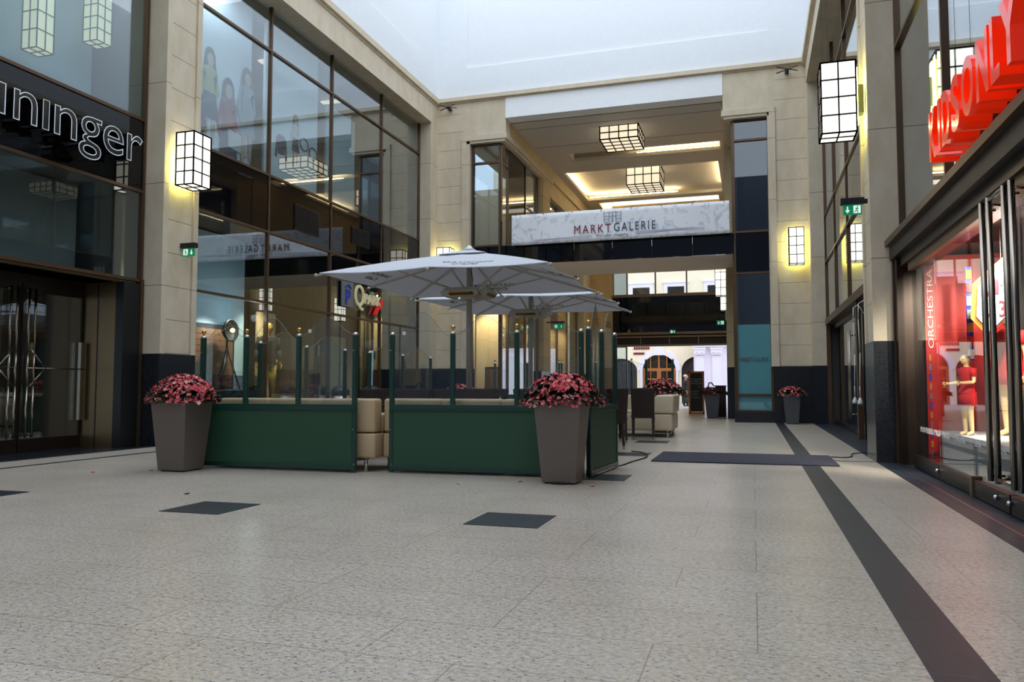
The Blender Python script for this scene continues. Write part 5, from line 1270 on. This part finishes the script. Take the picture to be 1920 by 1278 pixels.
def spotlight(x, y, z, tx_, ty, tz, e, col=(1, .9, .75), ang=1.6):
    ld = bpy.data.lights.new('added_spot', 'SPOT'); ld.energy = e; ld.color = col; ld.spot_size = ang; ld.spot_blend = .6; ld.shadow_soft_size = .05
    o = bpy.data.objects.new('added_spot_light', ld); COL.objects.link(o); o.location = (x, y, z)
    o.rotation_euler = (Vector((tx_, ty, tz))-Vector((x, y, z))).to_track_quat('-Z', 'Y').to_euler()
spotlight(2.25, 8.4, 2.6, 2.5, 10.4, 1.0, 330)  # added beams brightening the mannequins and red board, no fixture modelled
spotlight(2.6, 9.0, 2.6, 2.8, 10.6, .8, 420)
for y_ in (12.2, 14.3):
    ld = bpy.data.lights.new('fill_point', 'POINT'); ld.energy = 16; ld.color = (.9, .97, 1); ld.shadow_soft_size = .08  # added fill light for the pale backing, no real bulb here
    o = bpy.data.objects.new('fill_point_light', ld); COL.objects.link(o); o.location = (-10.1, y_, 2.45)
spotlight(-10.0, 14.9, 3.9, -10.35, 15.15, 1.6, 700, (1, .85, .6), 1.0)  # added beam to bring out the gold mannequin
spotlight(-10.05, 13.7, 2.72, -10.7, 13.7, 1.6, 200, (1, .85, .7), 1.5)  # added beam aimed at the timber planks
spotlight(-10.1, 12.6, 9.2, -10.3, 13.2, 7, 160, (.85, .93, 1), 2.6)  # added fill for the upper window prints
spotlight(-8.0, 23.3, 4.0, -8.0, 24.1, 1.5, 420, (1, .75, .45), 1.4)
spotlight(-8.0, 30.0, 4.0, -8.3, 30.9, 1.5, 380, (1, .75, .45), 1.4)
spotlight(-8.0, 31.6, 4.0, -8.3, 32.6, 1.5, 380, (1, .75, .45), 1.4)

# ================================================================== STREET OUTSIDE
st(MB().box(-30, 20, 36.3, 60, -.2, -.0).build('ground_street', 'street'))
fa = thing('town_house', 'cream yellow house across the street with arches and lilac window surrounds', 'building', (-8, 48, 0))
wm = MB()
def arch_wall(mb, x0, x1, y0, y1, ztop, arches):
    xs = x0
    for cx_, hw, zs_, ra in arches:
        mb.box(xs, cx_-hw, y0, y1, 0, ztop)
        N = 16; pts = [(cx_-hw*math.cos(PI*k_/N), zs_+ra*math.sin(PI*k_/N)) for k_ in range(N+1)]
        for k_ in range(N):
            a, b = pts[k_], pts[k_+1]
            mb.prism([a, b, (b[0], ztop), (a[0], ztop)], 'Y', y0, y1)
        xs = cx_+hw
    mb.box(xs, x1, y0, y1, 0, ztop)
AR = [(-7.75, 1.0, 1.95, .75), (-5.42, 1.0, 1.95, .98), (-3.1, 1.0, 1.95, .85)]
arch_wall(wm, -16, -1.2, 48, 48.5, 4.2, AR)
wm.box(-16, 6, 48, 48.5, 4.2, 16).box(-16, 6, 47.85, 48, 4.3, 4.5)
wm.build('wall', 'yellow_wall', fa)
tr_ = MB(); N = 16
for cx_, hw, zs_, ra in AR[1:2]:
    for k_ in range(N):
        t0, t1 = PI*k_/N, PI*(k_+1)/N
        tr_.prism([(cx_-hw*math.cos(t0), zs_+ra*math.sin(t0)), (cx_-hw*math.cos(t1), zs_+ra*math.sin(t1)), (cx_-(hw+.3)*math.cos(t1), zs_+(ra+.3)*math.sin(t1)), (cx_-(hw+.3)*math.cos(t0), zs_+(ra+.3)*math.sin(t0))], 'Y', 47.93, 48.0)
    tr_.box(cx_-hw-.14, cx_-hw, 47.93, 48, 0, zs_).box(cx_+hw, cx_+hw+.14, 47.93, 48, 0, zs_).box(cx_-.3, cx_+.3, 47.9, 48, zs_+ra-.05, 3.5)
tr_.build('arch_surround', 'lilac_wall', fa)
for x0, x1 in ((-6.95, -5.94), (-4.85, -3.87), (-2.49, -1.5)):
    f_ = MB().box(x0-.22, x1+.22, 47.92, 48.02, 5.6, 7.25).build('window', 'lilac_wall', fa)
    MB().box(x0, x1, 47.9, 47.93, 5.7, 7.02).build('pane', 'blackglass', f_)
    MB().box(x0-.3, x1+.3, 47.86, 48.0, 7.25, 7.34).box(x0-.22, x1+.22, 47.95, 48.0, 8.0, 10).build('lintel', 'lilac_wall', f_)
g_ = MB()
g_.box(-8.8, -6.7, 48.3, 48.35, 0, 2.8).box(-4.15, -2.1, 48.3, 48.35, 0, 2.85); g_.build('timber_gate', 'street_dark', fa)
dm = MB()
for x in (-6.38, -5.52, -5.40, -4.55): dm.box(x-.05, x+.08, 48.15, 48.2, 0, 2.0)
for z in (.02, .9, 1.4, 1.92): dm.box(-6.4, -4.45, 48.16, 48.19, z, z+.08)
for x in (-5.95, -4.97): dm.box(x-.02, x+.02, 48.16, 48.19, .9, 2)
dm.box(-6.4, -4.45, 48.14, 48.2, 1.95, 2.1).box(-5.98, -5.92, 48.15, 48.2, 2.0, 2.8).box(-5.0, -4.94, 48.15, 48.2, 2, 2.8).box(-5.5, -5.4, 48.15, 48.2, 2, 2.93)
dm.build('door_frame', 'wood_o', fa); MB().box(-6.42, -4.42, 48.2, 48.24, 0, 2.95).build('door_glass', 'blackglass', fa)
mb = MB()
for i in range(7): x = -6.95+i*.14; mb.prism([(x, 3.24), (x+.05, 3.24), (x+.1, 3.46), (x+.05, 3.46)], 'Y', 47.95, 47.99).prism([(x+.05, 3.24), (x+.1, 3.24), (x+.14, 3.38), (x+.1, 3.38)], 'Y', 47.95, 47.99)
mb.build('red_sign_strokes', 'print_m', fa)
MB().box(-6.95, -6.3, 47.95, 47.99, 2.93, 3.06).build('small_sign', 'print_m', fa)
ch = thing('stone_portal', 'pale lilac stone portal with two pilasters beside the yellow house', 'building', (-2, 47, 0))
MB().box(-3.3, 0.5, 47.0, 47.5, 0, 4.0).build('wall', 'lilac_wall', ch)
for x in (-2.95, -2.0):
    p_ = MB().box(x-.24, x+.24, 46.85, 47.0, .3, 2.8).box(x-.32, x+.32, 46.8, 47, 0, .3).build('pilaster', 'lilac_wall', ch)
    cp = MB().frustum(x, 46.9, 2.82, .5, .3, 3.25, .72, .45)
    for k_ in range(5): cp.sphere((x-.26+k_*.13, 46.72, 2.95+.05*(k_ % 2)), .06, .04, .07, 8); cp.sphere((x-.3+k_*.15, 46.68, 3.18), .06, .04, .06, 8)
    cp.build('capital', 'lilac_wall', p_)
MB().box(-3.3, .5, 46.8, 47.0, 3.3, 3.6).build('entablature', 'lilac_wall', ch)
# pedestrian
pj = std_joints(stride=.06)
pd = thing('person', 'white-haired person in dark clothes walking on the street beside the blackboard', 'person', (0, 0, 0))
H = 1.6; figure('body', pd, H, pj, 'skin'); head_bits(pd, H, 'skin')
MB().sphere(Vector((0, .012, .955))*H, .056*H, .062*H, .045*H, 14).build('hair', 'white_hair', pd, smooth=True)
MB().loft([(Vector((0, 0, z))*H, rx*H, ry*H) for z, rx, ry in ((.44, .105, .085), (.55, .10, .08), (.65, .095, .075), (.75, .11, .085), (.80, .115, .075), (.835, .06, .05))], 16).bar(Vector(pj['shl'])*H, Vector(pj['ell'])*H, .042*H, .034*H, 10).bar(Vector(pj['ell'])*H, Vector(pj['wrl'])*H, .034*H, .026*H, 10).bar(Vector(pj['shr'])*H, Vector(pj['elr'])*H, .042*H, .034*H, 10).bar(Vector(pj['elr'])*H, Vector(pj['wrr'])*H, .034*H, .026*H, 10).build('jacket', 'jacket', pd, smooth=True)
MB().bar(Vector(pj['hipl'])*H, Vector(pj['knl'])*H, .058*H, .042*H, 12).bar(Vector(pj['knl'])*H, Vector(pj['anl'])*H, .042*H, .034*H, 12).bar(Vector(pj['hipr'])*H, Vector(pj['knr'])*H, .058*H, .042*H, 12).bar(Vector(pj['knr'])*H, Vector(pj['anr'])*H, .042*H, .034*H, 12).build('trousers', 'black', pd, smooth=True)
MB().box(.062*H-.04, .062*H+.04, (-.10+.06)*H, (.03+.06)*H, 0, .05).box(-.062*H-.04, -.062*H+.04, (-.10-.06)*H, (.03-.06)*H, 0, .05).build('shoes', 'black', pd, bevel=.01)
for s in (1, -1): hand(pd, (s*.153, -.035, .45), H, 'skin', (0, 0, -1), s)
pd.location = (-3.25, 40.5, 0); pd.rotation_euler = (0, 0, PI*.5)
